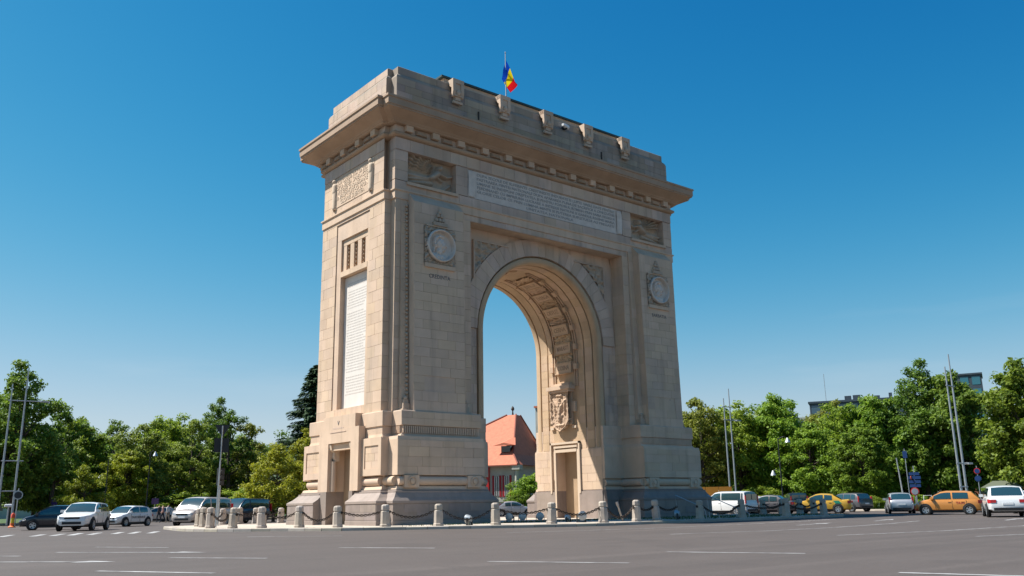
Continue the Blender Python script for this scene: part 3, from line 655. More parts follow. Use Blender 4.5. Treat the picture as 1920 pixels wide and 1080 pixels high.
# vault stones
for k in range(26):
    t0, t1 = math.pi*k/26+.0012, math.pi*(k+1)/26-.0012
    for ya, yb_ in ((1.66,2.37),(2.5,3.06),(5.78,6.2)):
        vs = MB(); rings = []
        for t in (t0, (t0+t1)/2, t1): rings.append([((RI+.03)*math.cos(t), ya, ZS+(RI+.03)*math.sin(t)), ((RI-.005)*math.cos(t), ya, ZS+(RI-.005)*math.sin(t)), ((RI-.005)*math.cos(t), yb_, ZS+(RI-.005)*math.sin(t)), ((RI+.03)*math.cos(t), yb_, ZS+(RI+.03)*math.sin(t))])
        vs.loft(rings); vs.build('vault_stone', M['intrados'], intrados)
# dentils and the carved blocks between
dn = MB().box(-.25,.25,-.30,0,22.6,22.97).mesh('dentil'); dn.materials.append(M['stone_plain'])
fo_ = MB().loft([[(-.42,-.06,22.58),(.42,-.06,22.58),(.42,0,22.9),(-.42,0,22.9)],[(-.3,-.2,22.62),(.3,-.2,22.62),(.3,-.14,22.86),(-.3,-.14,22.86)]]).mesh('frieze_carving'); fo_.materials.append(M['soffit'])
def inst(name, me, parent, loc, rz=0):
    o = bpy.data.objects.new(name, me); COL.objects.link(o); o.parent = parent; o.location = loc; o.rotation_euler.z = rz; return o
for k in range(-6, 7): inst('dentil', dn, cornice, (k*1.9, -.05, 0))
for k in range(-6, 6): inst('frieze_carving', fo_, cornice, (k*1.9+.95, -.05, 0))
for k in range(4): inst('dentil', dn, cornice, (-12.6, 1.5+k*1.9, 0), -math.pi/2); inst('dentil', dn, cornice, (12.6, 1.5+k*1.9, 0), math.pi/2)
for k in range(4): inst('frieze_carving', fo_, cornice, (-12.6, 2.45+k*1.9-1.9*0, 0), -math.pi/2)
# parapet: stones, consoles, rain spouts, roof sheet
ashlar(Vector((-12.14, .06, 24.82)), X3, Z3, NF, 24.28, 1.36, .46, 1.25, 'attic', parapet, th=.02)
ashlar(Vector((-11.9, .27, 26.5)), X3, Z3, NF, 23.8, .46, .46, 1.35, 'attic', parapet, th=.02)
ashlar(Vector((-12.48, D-.66, 24.82)), -Y3, Z3, NL, D-1.32, 1.36, .46, 1.2, 'stone_grey', parapet, th=.02)
ashlar(Vector((-12.28, D-.87, 26.5)), -Y3, Z3, NL, D-1.74, .46, .46, 1.3, 'stone_grey', parapet, th=.02)
co = MB()
for a, c in ((-.43,-.2),(.2,.43)): co.prism([(.3,27.12),(-.10,27.12),(-.14,26.3),(-.04,25.95),(.06,25.9),(.06,26.55),(.3,26.75)], 'x', a, c)
co.box(-.43,.43,-.12,.6,26.85,27.14); co.box(-.2,.2,-.06,.3,25.7,26.85); co.box(-.3,.3,-.14,.1,25.95,26.05)
co.box(-.36,.36,-.05,.1,25.5,25.66); co.lathe([(0,-.24),(.13,-.16),(.17,0),(.1,.2),(0,.24)], (0,-.1,26.2), 8)
com = co.mesh('console', None); com.materials.append(M['stone_plain'])
for k in range(-2, 3): inst('parapet_console', com, arch, (k*3.8-.2, -.18, 0)); inst('parapet_console', com, arch, (k*3.8, D, 0), math.pi)
rf = MB(); rf.box(-8.35, 8.15, .55, D-.6, 26.9, 27.42); attic = rf.build('attic_wall', M['stone_plain'], arch)
rf = MB(); rf.box(-8.6, 8.4, .42, D-.4, 27.42, 27.55); rf.build('roof_sheet', M['roof_metal'], attic)
for x in (-6.0, 5.1): MB().box(x-.04, x+.04, -.02, .1, 25.0, 25.55).build('rain_slot', M['slit'], parapet)
for k in range(9): MB().box(-9.6+k*2.4, -9.52+k*2.4, -.0, .1, 24.86, 24.94).build('weep_hole', M['slit'], parapet)
# ---- facing stones become objects: the 300 that show largest, the rest one mesh each material -----------
unit = {}
def unit_mesh(mk):
    if mk not in unit:
        me = MB().box(-.5,.5,-1,0,-.5,.5).mesh('stone_block'); me.materials.append(M[mk]); unit[mk] = me
    return unit[mk]
def score(bk):
    c, U, V, N, w, h = bk[:6]; v = c-CAM; d = v.length
    f = -v.normalized().dot(N)
    return w*h*max(f, 0)/(d*d)
BL.sort(key=score, reverse=True)
rest = {}
for i, (c, U, V, N, w, h, th, mk, par) in enumerate(BL):
    if i < 262 and score(BL[i]) > 0:
        o = bpy.data.objects.new('stone_block', unit_mesh(mk)); COL.objects.link(o); o.parent = par
        mm = Matrix((U*w, -N*th, V*h)).transposed().to_4x4(); mm.translation = c; o.matrix_local = mm
    else:
        r = rest.setdefault(mk, MB()); r.t = random.uniform(.001, 1)
        a, e, n = U*(w/2), V*(h/2), N*th
        r.add([c-a-e, c+a-e, c+a+e, c-a+e, c-a-e+n, c+a-e+n, c+a+e+n, c-a+e+n], [(4,5,6,7),(0,1,5,4),(1,2,6,5),(2,3,7,6),(3,0,4,7)])
for mk, r in rest.items(): r.build('stone_facing', M[mk], arch, kind='stuff')
print('facing stones', len(BL))
# ------------------------------------------------------------------ ground, road, island
def sheet(name, pts, z, mt, kind='structure', **k):
    b = MB(); b.add([(x, y, z) for x, y in pts], [tuple(range(len(pts)))]); return b.build(name, mt, kind=kind, **k)
def smooth_line(pts, n=6, closed=True):
    out = []; N_ = len(pts)
    for i in range(N_ if closed else N_-1):
        p0, p1, p2, p3 = [Vector(pts[(i+q) % N_] if closed else pts[max(0, min(N_-1, i+q))]) for q in (-1, 0, 1, 2)]
        for k in range(n):
            t = k/n
            out.append(.5*((2*p1)+(p2-p0)*t+(2*p0-5*p1+4*p2-p3)*t*t+(3*p1-p0-3*p2+p3)*t**3))
    return out
ring = [(3000*math.cos(t), 3000*math.sin(t)) for t in [2*math.pi*k/48 for k in range(48)]]
sheet('ground', ring, -.36, M['soil'])
rd = [tuple(spot(u, d).xy) for u, d in ((-2200,70),(-900,150),(0,150),(900,190),(1300,190),(1700,120),(2200,110),(3600,60))]
rd = [(-120,-20),(-95,80),(-40,150),(40,190),(110,120),(140,40),(130,-60),(70,-130),(-60,-130),(-120,-90)]
sheet('road', rd, -.2, M['asphalt'])
kerb_pts = [(-18.9,15.2),(-19.9,11),(-20.7,6.6),(-20.3,3.5),(-19.2,1.5),(-18.0,-.2),(-16.9,-2.5),(-15.1,-4.1),(-13.1,-5.9),(-10.8,-7.5),(-8.4,-9.1),(-5.8,-10.15),(-3,-10.0),(2,-9.95),(8,-9.95),(13.5,-9.95),(16.3,-9.4),(18.3,-7.3),(19,-3),(19,8),(17.5,13),(13,16),(0,17),(-13,16.8),(-17.2,16.6)]
kl = smooth_line(kerb_pts, 8)
island = sheet('island_pavement', [(p.x, p.y) for p in kl], -.062, M['pave'])
# kerb stones, one by one along the front, each about a metre
acc = [0.]
for a, c in zip(kl, kl[1:]+kl[:1]): acc.append(acc[-1]+(c-a).length)
def along(q):
    q %= acc[-1]
    for i in range(len(kl)):
        if acc[i+1] >= q:
            a, c = kl[i], kl[(i+1) % len(kl)]; t = (q-acc[i])/(acc[i+1]-acc[i]+1e-9); return a.lerp(c, t)
cen = Vector((0, 4.35))
nk = int(acc[-1]/1.02)
for k in range(nk):
    a, c = along(acc[-1]*k/nk), along(acc[-1]*(k+.985)/nk)
    d = (c-a).normalized(); n_ = Vector((-d.y, d.x))
    if n_.dot(a-cen) < 0: n_ = -n_
    b = MB(); j = random.uniform(-.006, .006)
    q = [a-n_*.18, c-n_*.18, c+n_*.10, a+n_*.10]
    b.loft([[(p.x,p.y,-.34) for p in q], [(p.x,p.y,-.075+j) for p in q[:2]]+[(p.x,p.y,-.075+j) for p in q[2:]], [(q[0].x,q[0].y,-.055+j),(q[1].x,q[1].y,-.055+j),(q[2].x-n_.x*.02,q[2].y-n_.y*.02,-.055+j),(q[3].x-n_.x*.02,q[3].y-n_.y*.02,-.055+j)]])
    b.build('kerb_stone', M['kerb'], island)
# scruffy lawn patch on the island behind the bollards at the right and low grass along the plinth
gr = MB(); rg = random.Random(5)
for _ in range(5200):
    if rg.random() < .7: x, y = rg.uniform(1, 18), rg.uniform(-9.2, -2.2)
    else: x, y = rg.uniform(-14, 2), rg.uniform(-4.2, -1.9)
    if y > -2-.2*abs(x+4) and x < -6: continue
    h = rg.uniform(.03, .10); a = rg.uniform(0, 6.28); dx, dy = .02*math.cos(a), .02*math.sin(a)
    gr.add([(x-dx,y-dy,-.062),(x+dx,y+dy,-.062),(x+rg.uniform(-.04,.04),y+rg.uniform(-.04,.04),-.062+h)], [(0,1,2)])
gr.build('grass_tufts', M['grass'], label='thin grass growing through the island paving by the arch', cat='grass', kind='stuff')
# verges beyond the road
def verge(name, edge, far, lab):
    pts = [tuple(spot(u, d).xy) for u, d in edge]+[tuple(spot(u, d).xy) for u, d in reversed(far)]
    b = MB(); b.prism(pts, 'z', -.34, -.07); o = b.build(name, M['pave'], kind='structure')
    return o
verge('left_pavement', [(-700,60),(-300,78),(-60,84),(150,92),(400,98),(700,104),(1040,116)], [(-700,420),(150,420),(1040,420)], '')
verge('right_pavement', [(1270,96),(1420,93),(1560,86),(1640,82),(1760,78),(1900,74),(2150,64)], [(1270,420),(1600,420),(2150,420)], '')
def lawn(name, near, far):
    sheet(name, [tuple(spot(u, d).xy) for u, d in near]+[tuple(spot(u, d).xy) for u, d in reversed(far)], -.064, M['grass'])
lawn('left_lawn', [(-690,70),(-300,86),(150,97),(400,103),(700,109),(1030,121)], [(-690,410),(150,410),(1030,410)])
lawn('right_lawn', [(1280,101),(1420,97),(1560,90),(1640,86),(1760,82),(1900,78),(2140,69)], [(1280,410),(1600,410),(2140,410)])
# small traffic island with kerb at far left
pad = [(-36.5,24),(-30,27.5),(-26.6,30.2),(-25.9,31.4),(-26.6,32.4),(-31,33),(-40,30)]
b = MB(); b.prism(pad, 'z', -.34, -.05); b.build('corner_pavement', M['pave'], kind='structure')
# ------------------------------------------------------------------ road markings
def mark(a, c, w=.13, name='lane_dash'):
    a, c = Vector(a), Vector(c); d = (c-a).normalized(); n_ = Vector((-d.y, d.x))*w/2
    q = [a-n_, c-n_, c+n_, a+n_]
    MB().add([(p.x, p.y, -.195) for p in q], [(0,1,2,3)]).build(name, M['paint'], kind='structure')
for a, c in [((-27.01,-27.95),(-25.78,-30.46)),((-22.61,-28.54),(-21.58,-31.28)),((-25.7,-19.62),(-24.42,-22.33)),((-33.01,-24.19),(-31.78,-26.59)),((-30.55,-20.65),(-29.23,-22.94)),((-31.62,-14.79),(-29.51,-18.1)),((-33.3,-15.4),(-32.76,-16.23)),((-34.1,-18.3),(-32.63,-20.34)),((-29.87,-11.91),(-28.61,-14.69)),((-25.06,-35.06),(-24.6,-36.9)),((-23.01,-7.0),(-20.54,-10.21))]:
    mark(a, c)
for pts in ([(-15.26,-13.84),(-12,-14.7),(-8.07,-15.5),(-2,-15.5),(3.05,-14.9),(9,-13.4)], [(-14.12,-21.21),(-10,-22.2),(-5.53,-22.2),(0,-21.4),(5,-20.2)], [(-12.83,-26.68),(-8,-27.6),(-1.96,-27.65),(5,-26.6)]):
    for a, c in zip(pts, pts[1:]): mark(a, c, .12, 'lane_line')
mark((-12.09,-30.41),(-9.2,-31.1), .12, 'lane_line')
for a, c in [((-29.34,6.5),(-27.89,11.1)),((-28.19,5.54),(-26.54,10.4)),((-27.38,5.37),(-25.67,10.2)),((-26.61,5.31),(-24.7,10.6)),((-25.79,5.17),(-23.8,10.4)),((-24.58,5.5),(-22.75,10.2)),((-23.89,5.1),(-22.0,9.8)),((-23.16,4.56),(-21.2,9.2)),((-30.6,6.6),(-29.3,11.2)),((-31.8,6.8),(-30.6,11.4))]:
    mark(a, Vector(a).lerp(Vector(c), .8), .34, 'zebra_bar')
def arrow(p, d, L=4.2):
    p = Vector(p); d = Vector(d).normalized(); n_ = Vector((-d.y, d.x))
    q = [p-n_*.08, p+d*L*.6-n_*.08, p+d*L*.6-n_*.32, p+d*L, p+d*L*.6+n_*.32, p+d*L*.6+n_*.08, p+n_*.08]
    MB().add([(v.x, v.y, -.194) for v in q], [tuple(range(7))]).build('lane_arrow', M['paint'], kind='structure')
arrow((-30.4,-16.7), (.54,-.84), 2.6); arrow((-33.2,-19.5), (.6,-.8), 2.2)
arrow((4.5,-18.2), (.96,.28)); arrow((-3.2,-18.9), (.98,.2)); arrow((6.5,-23.5), (.97,.2))
# ------------------------------------------------------------------ bollards and chains
ORD = ['first','second','third','fourth','fifth','sixth','seventh','eighth','ninth','tenth','eleventh','twelfth','thirteenth','fourteenth','fifteenth','sixteenth','seventeenth','eighteenth','nineteenth','twentieth','twenty-first','twenty-second','twenty-third','twenty-fourth','twenty-fifth','twenty-sixth']
def oct_ring(r, z, sq=.7):
    return [(r*math.cos(t), r*math.sin(t), z) for t in [math.pi/8+2*math.pi*k/8 for k in range(8)]]
bs = MB(); bs.loft([oct_ring(.27,-.06), oct_ring(.27,.1), oct_ring(.24,.13), oct_ring(.225,.72), oct_ring(.18,.74), oct_ring(.175,.79)])
bsm = bs.mesh('shaft')
bc = MB(); bc.loft([oct_ring(.19,.79), oct_ring(.205,.81), oct_ring(.20,.98), oct_ring(.17,1.03), oct_ring(.1,1.06)]); bcm = bc.mesh('cap')
brm = MB().lathe([(.0,-.25),(.07,-.25),(.07,-.21),(.0,-.21)], (0,0,.70), 10, 'x').mesh('chain_ring'); brm2 = MB().lathe([(.0,.21),(.07,.21),(.07,.25),(.0,.25)], (0,0,.70), 10, 'x').mesh('chain_ring')
for me_, k in ((bsm,'bollard'),(bcm,'bollard'),(brm,'iron'),(brm2,'iron')): me_.materials.append(M[k])
def bollard(p, label, rz=0, tilt=(0,0)):
    e = empty('stone_bollard', (p[0], p[1], -.06), rz, label=label, cat='bollard', group='stone bollards around the arch island')
    e.rotation_euler = (tilt[0], tilt[1], rz)
    e.scale = (random.uniform(.96,1.04), random.uniform(.96,1.04), random.uniform(.96,1.03))
    for nm, me_ in (('shaft', bsm), ('cap', bcm), ('chain_ring', brm), ('chain_ring', brm2)):
        o = bpy.data.objects.new(nm, me_); COL.objects.link(o); o.parent = e
    return e
front = [(-17.89,12.41),(-18.7,9.43),(-19.75,5.6),(-19.42,3.36),(-18.38,2.2),(-17.08,.6),(-16.2,-1.75),(-14.46,-3.37),(-12.58,-5.2),(-10.3,-6.8),(-7.98,-8.3),(-5.45,-9.35),(-2.9,-9.2),(-1.3,-9.15),(2.2,-9.2),(6.0,-9.2),(10.4,-9.2),(14.8,-9.0)]
tilts = {13: (.0,-.10), 12: (0,.02), 3: (0,.03)}
for i, p in enumerate(front):
    q = front[min(i+1, len(front)-1)]; o_ = front[max(i-1, 0)]
    bollard(p, 'octagonal pale stone bollard, %s from the left along the front kerb' % ORD[i], math.atan2(q[1]-o_[1], q[0]-o_[0]), tilts.get(i, (random.uniform(-.025,.025), random.uniform(-.025,.025))))
back = [tuple(spot(391,54).xy), tuple(spot(416.7,58).xy), tuple(spot(448,59.5).xy), tuple(spot(479,60).xy), tuple(spot(526,61).xy), tuple(spot(1130,51).xy), tuple(spot(1432,62.5).xy), tuple(spot(1468,60).xy), tuple(spot(1501,62).xy), tuple(spot(1527,60).xy)]
blab = ['stone bollard in the back row, leftmost, just left of the yield sign post','stone bollard in the back row just right of the yield sign post','stone bollard in the back row half hidden behind another near the van','stone bollard in the back row in front of the dark blue van','stone bollard in the back row standing in front of the yellow-green tree','stone bollard half hidden behind another before the right pier','stone bollard in the back row before the grey sedan','stone bollard in the back row between grey sedan and yellow taxi','stone bollard in the back row at the nose of the yellow taxi','stone bollard in the back row at the door of the yellow taxi']
for p, l_ in zip(back, blab): bollard(p, l_, random.uniform(0, 1))
def chain(p, q, label, sag=.36):
    p, q = Vector((*p, .64)), Vector((*q, .64)); d = (q-p); L_ = d.length; d.normalize()
    p, q = p+d*.25, q-d*.25; L_ -= .5
    b = MB(); n = max(8, int(L_*1.08/.105)); pts = []
    for k in range(n+1):
        t = k/n; v = p.lerp(q, t); v.z -= sag*4*t*(1-t)*min(1, L_/2.4); pts.append(v)
    side = Vector((-d.y, d.x, 0))
    for k in range(n):
        a, c = pts[k], pts[k+1]; m_ = (a+c)/2; dd = (c-a).normalized(); up = side.cross(dd) if k % 2 else side
        ring = []
        for j in range(8):
            t = 2*math.pi*j/8; ring.append(m_+dd*(.085*math.cos(t))+up*(.05*math.sin(t)))
        nn = dd.cross(up)
        for j in range(8):
            a1, c1 = ring[j], ring[(j+1) % 8]; o1 = (a1-m_).normalized()*.017; o2 = (c1-m_).normalized()*.017
            b.add([a1-o1, a1+o1, c1+o2, c1-o2, a1-o1+nn*.03, a1+o1+nn*.03, c1+o2+nn*.03, c1-o2+nn*.03], [(0,1,2,3),(7,6,5,4),(1,5,6,2),(0,3,7,4)])
    b.build('hanging_chain', M['iron'], label=label, cat='chain', group='chains between the bollards')
for i in range(len(front)-1):
    if i in (13,): continue
    chain(front[i], front[i+1], 'dark iron chain sagging between the %s and %s front bollards from the left' % (ORD[i], ORD[i+1]), .2+.12*(i % 3)+(.12 if i in (11,12) else 0))
for i, j, l_ in ((0,1,'either side of the yield sign post'),(1,2,'right of the yield sign post'),(2,3,'in front of the dark blue van'),(3,4,'before the yellow-green tree'),(6,7,'before the grey sedan'),(7,8,'before the nose of the taxi'),(8,9,'before the front door of the taxi')):
    chain(back[i], back[j], 'dark iron chain in the back row '+l_, .3)
chain(front[13], (.6,-9.2), 'broken chain end hanging down beside the tilted bollard', .3)
# ground floodlights inside the chains
def flood(u, d, label, rz, big=1.):
    p = spot(u, d, -.06); e = empty('ground_floodlight', p, rz, label=label, cat='floodlight', group='floodlights at the foot of the arch')
    b = MB(); b.lathe([(0,-.1),(.14,-.1),(.20,.06),(.22,.16),(.20,.17),(.0,.15)], (0,0,.30), 14, 'y'); h = b.build('lamp_housing', M['steel'], e, smooth=40); h.scale = (big,)*3
    b = MB(); b.box(-.24,-.21,-.04,.04,0,.34); b.box(.21,.24,-.04,.04,0,.34); b.box(-.24,.24,-.06,.06,0,.04); h = b.build('bracket', M['dark_metal'], e); h.scale = (big,)*3
flood(880,43.2,'round grey floodlight on the paving before the left pier',.4)
flood(957,48,'grey floodlight on the paving inside the arch, beside the left pier',1.9)
flood(980,49,'grey floodlight on the paving behind the chain, left of the jamb door',2.4)
flood(1013,49.5,'grey floodlight turned up, just left of the jamb door',2.4)
flood(1066,47,'low pale floodlight box before the jamb door',.2,.8)
flood(1090,45.6,'dark hooded floodlight hanging over the chain before the jamb door',2.9,1.1)
flood(1272,49,'round floodlight in the shade by the metal handrail',.5)
lp = empty('leaning_post', spot(1168,46.5,-.06), 0, label='short pale tube leaning over behind the chain at the right pier', cat='post')
b = MB(); b.tube([(0,0,0),(-.26,.1,.9)], .055, 10); b.build('tube', M['bollard'], lp, smooth=40)
b = MB(); b.tube([(-.24,.092,.8),(-.29,.11,1.0)], .075, 10); b.build('collar', M['bollard'], lp, smooth=40)
# handrails by the right pier
for k, (u, d, l_) in enumerate(((1272,50.5,'blue-grey metal handrail sloping down by the right pier, nearer one'),(1331,53,'blue-grey metal handrail behind the nearer one, by the white van'))):
    p = spot(u, d, -.06); e = empty('handrail', p, 0, label=l_, cat='handrail', group='handrails by the right pier')
    _, lf = view_dirs(u); q = -lf
    b = MB(); b.tube([(0,0,0),(-.1*q.x,-.1*q.y,1.33),(q.x*2.3,q.y*2.3,.22)], .028, 8); b.build('rail', M['steel'], e)
    b = MB(); b.tube([(q.x*2.3,q.y*2.3,.22),(q.x*2.3,q.y*2.3,0)], .028, 8); b.tube([(q.x*1.5,q.y*1.5,.58),(q.x*1.6,q.y*1.6,0)], .022, 8); b.build('post', M['steel'], e)
# flag and flagpole
fp = empty('flagpole', (-3.42,.35,27.1), 0, label='flagpole with a blue yellow and red tricolour flag on top of the arch', cat='flag')
b = MB(); b.tube([(0,0,-.1),(0,0,3.6)], [.045,.03], 8); b.lathe([(0,-.07),(.06,0),(0,.09)], (0,0,3.66), 8); b.build('pole', M['steel'], fp, smooth=40)
nu, nv = 30, 16; fv = {}
def flag_pt(i, j):
    u, v = i/nu, j/nv                      # u across the stripes, v along the hoist
    A_, B_, C_, E_ = Vector((.03,0,3.12)), Vector((.90,-.25,1.50)), Vector((-.32,.05,1.72)), Vector((.28,-.2,.72))
    p = (A_*(1-u)+B_*u)*(1-v)+(C_*(1-u)+E_*u)*v
    return p+Vector((.05*math.sin(v*8+u*3), .16*math.sin(v*7.5+u*2.2)*(.3+u), .05*math.sin(u*6+v*5)))
def cloth(nm, c):
    mt = mat(nm, c, .8); N = mt.node_tree.nodes; L = mt.node_tree.links; t = N.new('ShaderNodeBsdfTranslucent'); t.inputs['Color'].default_value = (*c, 1)
    mx = N.new('ShaderNodeMixShader'); mx.inputs[0].default_value = .55; L.new(N['Principled BSDF'].outputs[0], mx.inputs[1]); L.new(t.outputs[0], mx.inputs[2]); L.new(mx.outputs[0], N['Material Output'].inputs[0]); return mt
cols = [cloth('flag_blue', (.005,.06,.45)), cloth('flag_yellow', (.95,.68,.01)), cloth('flag_red', (.85,.012,.018))]
cloth = None
for k, nm in enumerate(('blue_stripe','yellow_stripe','red_stripe')):
    b = MB(); ii = range(k*10, k*10+11); ix = {}
    for j in range(nv+1):
        for i in ii: ix[i, j] = len(b.v); b.v.append(tuple(flag_pt(i, j)))
    for j in range(nv):
        for i in list(ii)[:-1]: b.f.append([ix[i,j],ix[i+1,j],ix[i+1,j+1],ix[i,j+1]]); b.mi.append(0); b.tone.append(0.)
    b.build(nm, cols[k], fp, smooth=180)
# lamp and box on the parapet
e = empty('parapet_lamp', (1.55,.12,26.45), .3, label='small white floodlight fixed to the arch parapet right of the middle bracket', cat='floodlight')
b = MB(); b.lathe([(0,-.45),(.1,-.45),(.16,-.1),(.17,.2),(.12,.24),(0,.22)], (0,-.2,.1), 12, 'x'); b.build('lamp_body', M['white'], e, smooth=40)
b = MB(); b.box(-.1,.0,-.3,.1,-.12,.12); b.build('lamp_mount', M['black'], e)
# ------------------------------------------------------------------ vehicles
CK = dict(
 suv=dict(L=4.4,W=1.93,H=1.63,sill=.30,belt=1.06,nose=.90,ws0=1.0,ws1=.28,rw1=-1.75,rw0=-2.10,r=.36,wb=2.66,tail=1.02,clad=True,doors=(.62,-.38,-1.2)),
 hatch=dict(L=4.0,W=1.74,H=1.48,sill=.22,belt=.96,nose=.76,ws0=1.1,ws1=.38,rw1=-1.45,rw0=-1.86,r=.31,wb=2.5,tail=.98,clad=False,doors=(.72,-.28,-1.1)),
 mpv=dict(L=4.6,W=1.85,H=1.66,sill=.24,belt=1.0,nose=.74,ws0=1.45,ws1=.45,rw1=-1.85,rw0=-2.18,r=.33,wb=2.72,tail=1.02,clad=False,doors=(.85,-.28,-1.3)),
 sedan=dict(L=4.5,W=1.8,H=1.46,sill=.22,belt=.95,nose=.74,ws0=1.05,ws1=.28,rw1=-.95,rw0=-1.62,r=.32,wb=2.65,tail=1.0,clad=False,doors=(.62,-.32,-.98)),
 van=dict(L=5.0,W=1.95,H=1.97,sill=.32,belt=1.16,nose=.98,ws0=1.85,ws1=1.0,rw1=-2.38,rw0=-2.46,r=.34,wb=3.1,tail=1.16,clad=False,doors=(1.35,.42,-2.2)),
 minivan=dict(L=4.4,W=1.83,H=1.83,sill=.28,belt=1.12,nose=.88,ws0=1.45,ws1=.7,rw1=-2.0,rw0=-2.14,r=.33,wb=2.66,tail=1.12,clad=False,doors=(1.05,.1,-1.75)))
def lerp(pts, x):
    for (a, p), (c, q) in zip(pts, pts[1:]):
        if (a-x)*(c-x) <= 0 and a != c: return p+(q-p)*(x-a)/(c-a)
    return pts[0][1] if abs(x-pts[0][0]) < abs(x-pts[-1][0]) else pts[-1][1]
wheel_cache = {}
def wheel_mesh(r):
    if r not in wheel_cache:
        t = MB(); t.loft([[(rr_*math.cos(q_), y_, rr_*math.sin(q_)) for q_ in [2*math.pi*k/24 for k in range(24)]] for rr_, y_ in ((r*.62,-.09),(r*.70,-.1),(r*.93,-.105),(r,-.07),(r,.07),(r*.93,.105),(r*.62,.1),(r*.62,-.09))], cap0=False, cap1=False)
        q = MB(); q.lathe([(0,-.085),(r*.12,-.09),(r*.14,-.06),(r*.5,-.05),(r*.56,-.095),(r*.64,-.1),(r*.64,.06),(0,.05)], (0,0,0), 24, 'y')
        for k in range(5):
            a = 2*math.pi*k/5; c, s_ = math.cos(a), math.sin(a)
            q.loft([[(r*.1*c-.035*s_,-.088,r*.1*s_+.035*c),(r*.1*c+.035*s_,-.088,r*.1*s_-.035*c),(r*.1*c+.035*s_,-.05,r*.1*s_-.035*c),(r*.1*c-.035*s_,-.05,r*.1*s_+.035*c)],[(r*.6*c-.05*s_,-.098,r*.6*s_+.05*c),(r*.6*c+.05*s_,-.098,r*.6*s_-.05*c),(r*.6*c+.05*s_,-.05,r*.6*s_-.05*c),(r*.6*c-.05*s_,-.05,r*.6*s_+.05*c)]])
        a, c = t.mesh('tyre', 40), q.mesh('rim', 40); a.materials.append(M['tyre']); c.materials.append(M['rim']); wheel_cache[r] = (a, c)
    return wheel_cache[r]
def car(kind, name, label, paint, loc, heading, cat='car', scale=1., extra=None, group='cars on the roads around the arch'):
    c = dict(CK[kind]); L_, W, H, sill, belt, r = c['L'], c['W'], c['H'], c['sill'], c['belt'], c['r']
    w = W/2; f, bk = L_/2, -L_/2
    root = empty(name, loc, math.atan2(heading[1], heading[0]), label=label, cat=cat, group=group); root.scale = (scale,)*3
    hood = [(f+.01,c['nose']-.22),(f-.05,c['nose']-.1),(f-.16,c['nose']),(c['ws0']+.45,c['nose']+.65*(belt-c['nose'])),(c['ws0'],belt+.01),(c['rw0'],belt+.02),(bk+.14,c['tail']),(bk+.04,c['tail']-.09),(bk-.01,c['tail']-.24)]
    wid = [(f+.01,.74),(f-.05,.83),(f-.16,.90),(f-.55,.975),(f-1.0,1.),(bk+.9,1.),(bk+.4,.975),(bk+.12,.92),(bk+.04,.87),(bk-.01,.80)]
    xs = sorted({f+.01,f-.05,f-.16,f-.55,f-.85,c['ws0']+.45,c['ws0'],.6,0,-.6,c['rw0'],bk+.9,bk+.4,bk+.14,bk+.04,bk-.01}, reverse=True)
    rings = []
    for x in xs:
        k = lerp(wid, x)*w; z1 = lerp(hood, x); end = x > f-.03 or x < bk+.03
        z0 = sill+.06+(.12 if end else 0); mid = z0+.5*(z1-z0)
        half = [(k*.80,z0-.04),(k*.97,z0+.06),(k*1.0,mid-.08),(k*1.0,mid+.12),(k*.985,z1-.13),(k*.95,z1-.04),(k*.86,z1),(k*.45,z1+.025)]
        rings.append([(x,-y,z) for y, z in half]+[(x,0,z1+.03)]+[(x,y,z) for y, z in reversed(half)]+[(x,0,z0-.04)])
    b = MB(); b.loft(rings); body = b.build('body', paint, root, smooth=35)
    # cabin
    roof = [(c['ws0'],belt),(c['ws1']+.5*(c['ws0']-c['ws1']),belt+.56*(H-belt)),(c['ws1'],H-.05),(c['ws1']-.35,H),(c['rw1']+.4,H-.02),(c['rw1'],H-.07),(c['rw0'],belt+.02)]
    rw = .80 if kind not in ('van','minivan') else .88
    def side(x, t):
        k = lerp(wid, x)*w*.945; z0 = belt-.02; z1 = lerp(roof, x); q = (z1-z0)/(H-z0)
        k1 = k*(1-(1-rw)*max(q, 0)); zz = z0+(z1-z0)*t
        return (k+(k1-k)*t+.035*math.sin(math.pi*t)*q, zz)
    cx = sorted({c['ws0'],c['ws1']+.75*(c['ws0']-c['ws1']),c['ws1']+.5*(c['ws0']-c['ws1']),c['ws1']+.22*(c['ws0']-c['ws1']),c['ws1'],c['ws1']-.35,0 if c['ws1']-.35 > 0 else -.3,-.7,c['rw1']+.4,c['rw1'],(c['rw1']+c['rw0'])/2,c['rw0']}, reverse=True)
    cx = [x for x in cx if c['rw0'] <= x <= c['ws0']]
    rings = []
    for x in cx:
        P = [side(x, t) for t in (0,.3,.6,.86,.97)]; z1 = lerp(roof, x)
        cr_ = .045*max(0, (z1-belt)/(H-belt))
        rings.append([(x,-y,z) for y, z in P]+[(x,-P[-1][0]*.6,z1+cr_*.7),(x,0,z1+cr_),(x,P[-1][0]*.6,z1+cr_*.7)]+[(x,y,z) for y, z in reversed(P)])
    b = MB(); b.loft(rings, closed=False, cap0=False, cap1=False); b.build('cabin', paint, root, smooth=35)
    # windscreen and rear window
    def screen(nm, xa, xb, inset):
        b = MB(); rr = []; d = 1 if xa > xb else -1
        for i in range(6):
            x = xa+(xb-xa)*i/5; P = side(x, .97); z1 = lerp(roof, x); cr_ = .045*max(0, (z1-belt)/(H-belt)); y = P[0]*inset
            ox = .018*d
            rr.append([(x+ox,-y,z1+.012),(x+ox,-y*.5,z1+cr_*.75+.012),(x+ox,0,z1+cr_+.012),(x+ox,y*.5,z1+cr_*.75+.012),(x+ox,y,z1+.012)])
        b.loft(rr, closed=False, cap0=False, cap1=False); return b.build(nm, M['glass'], root, smooth=60)
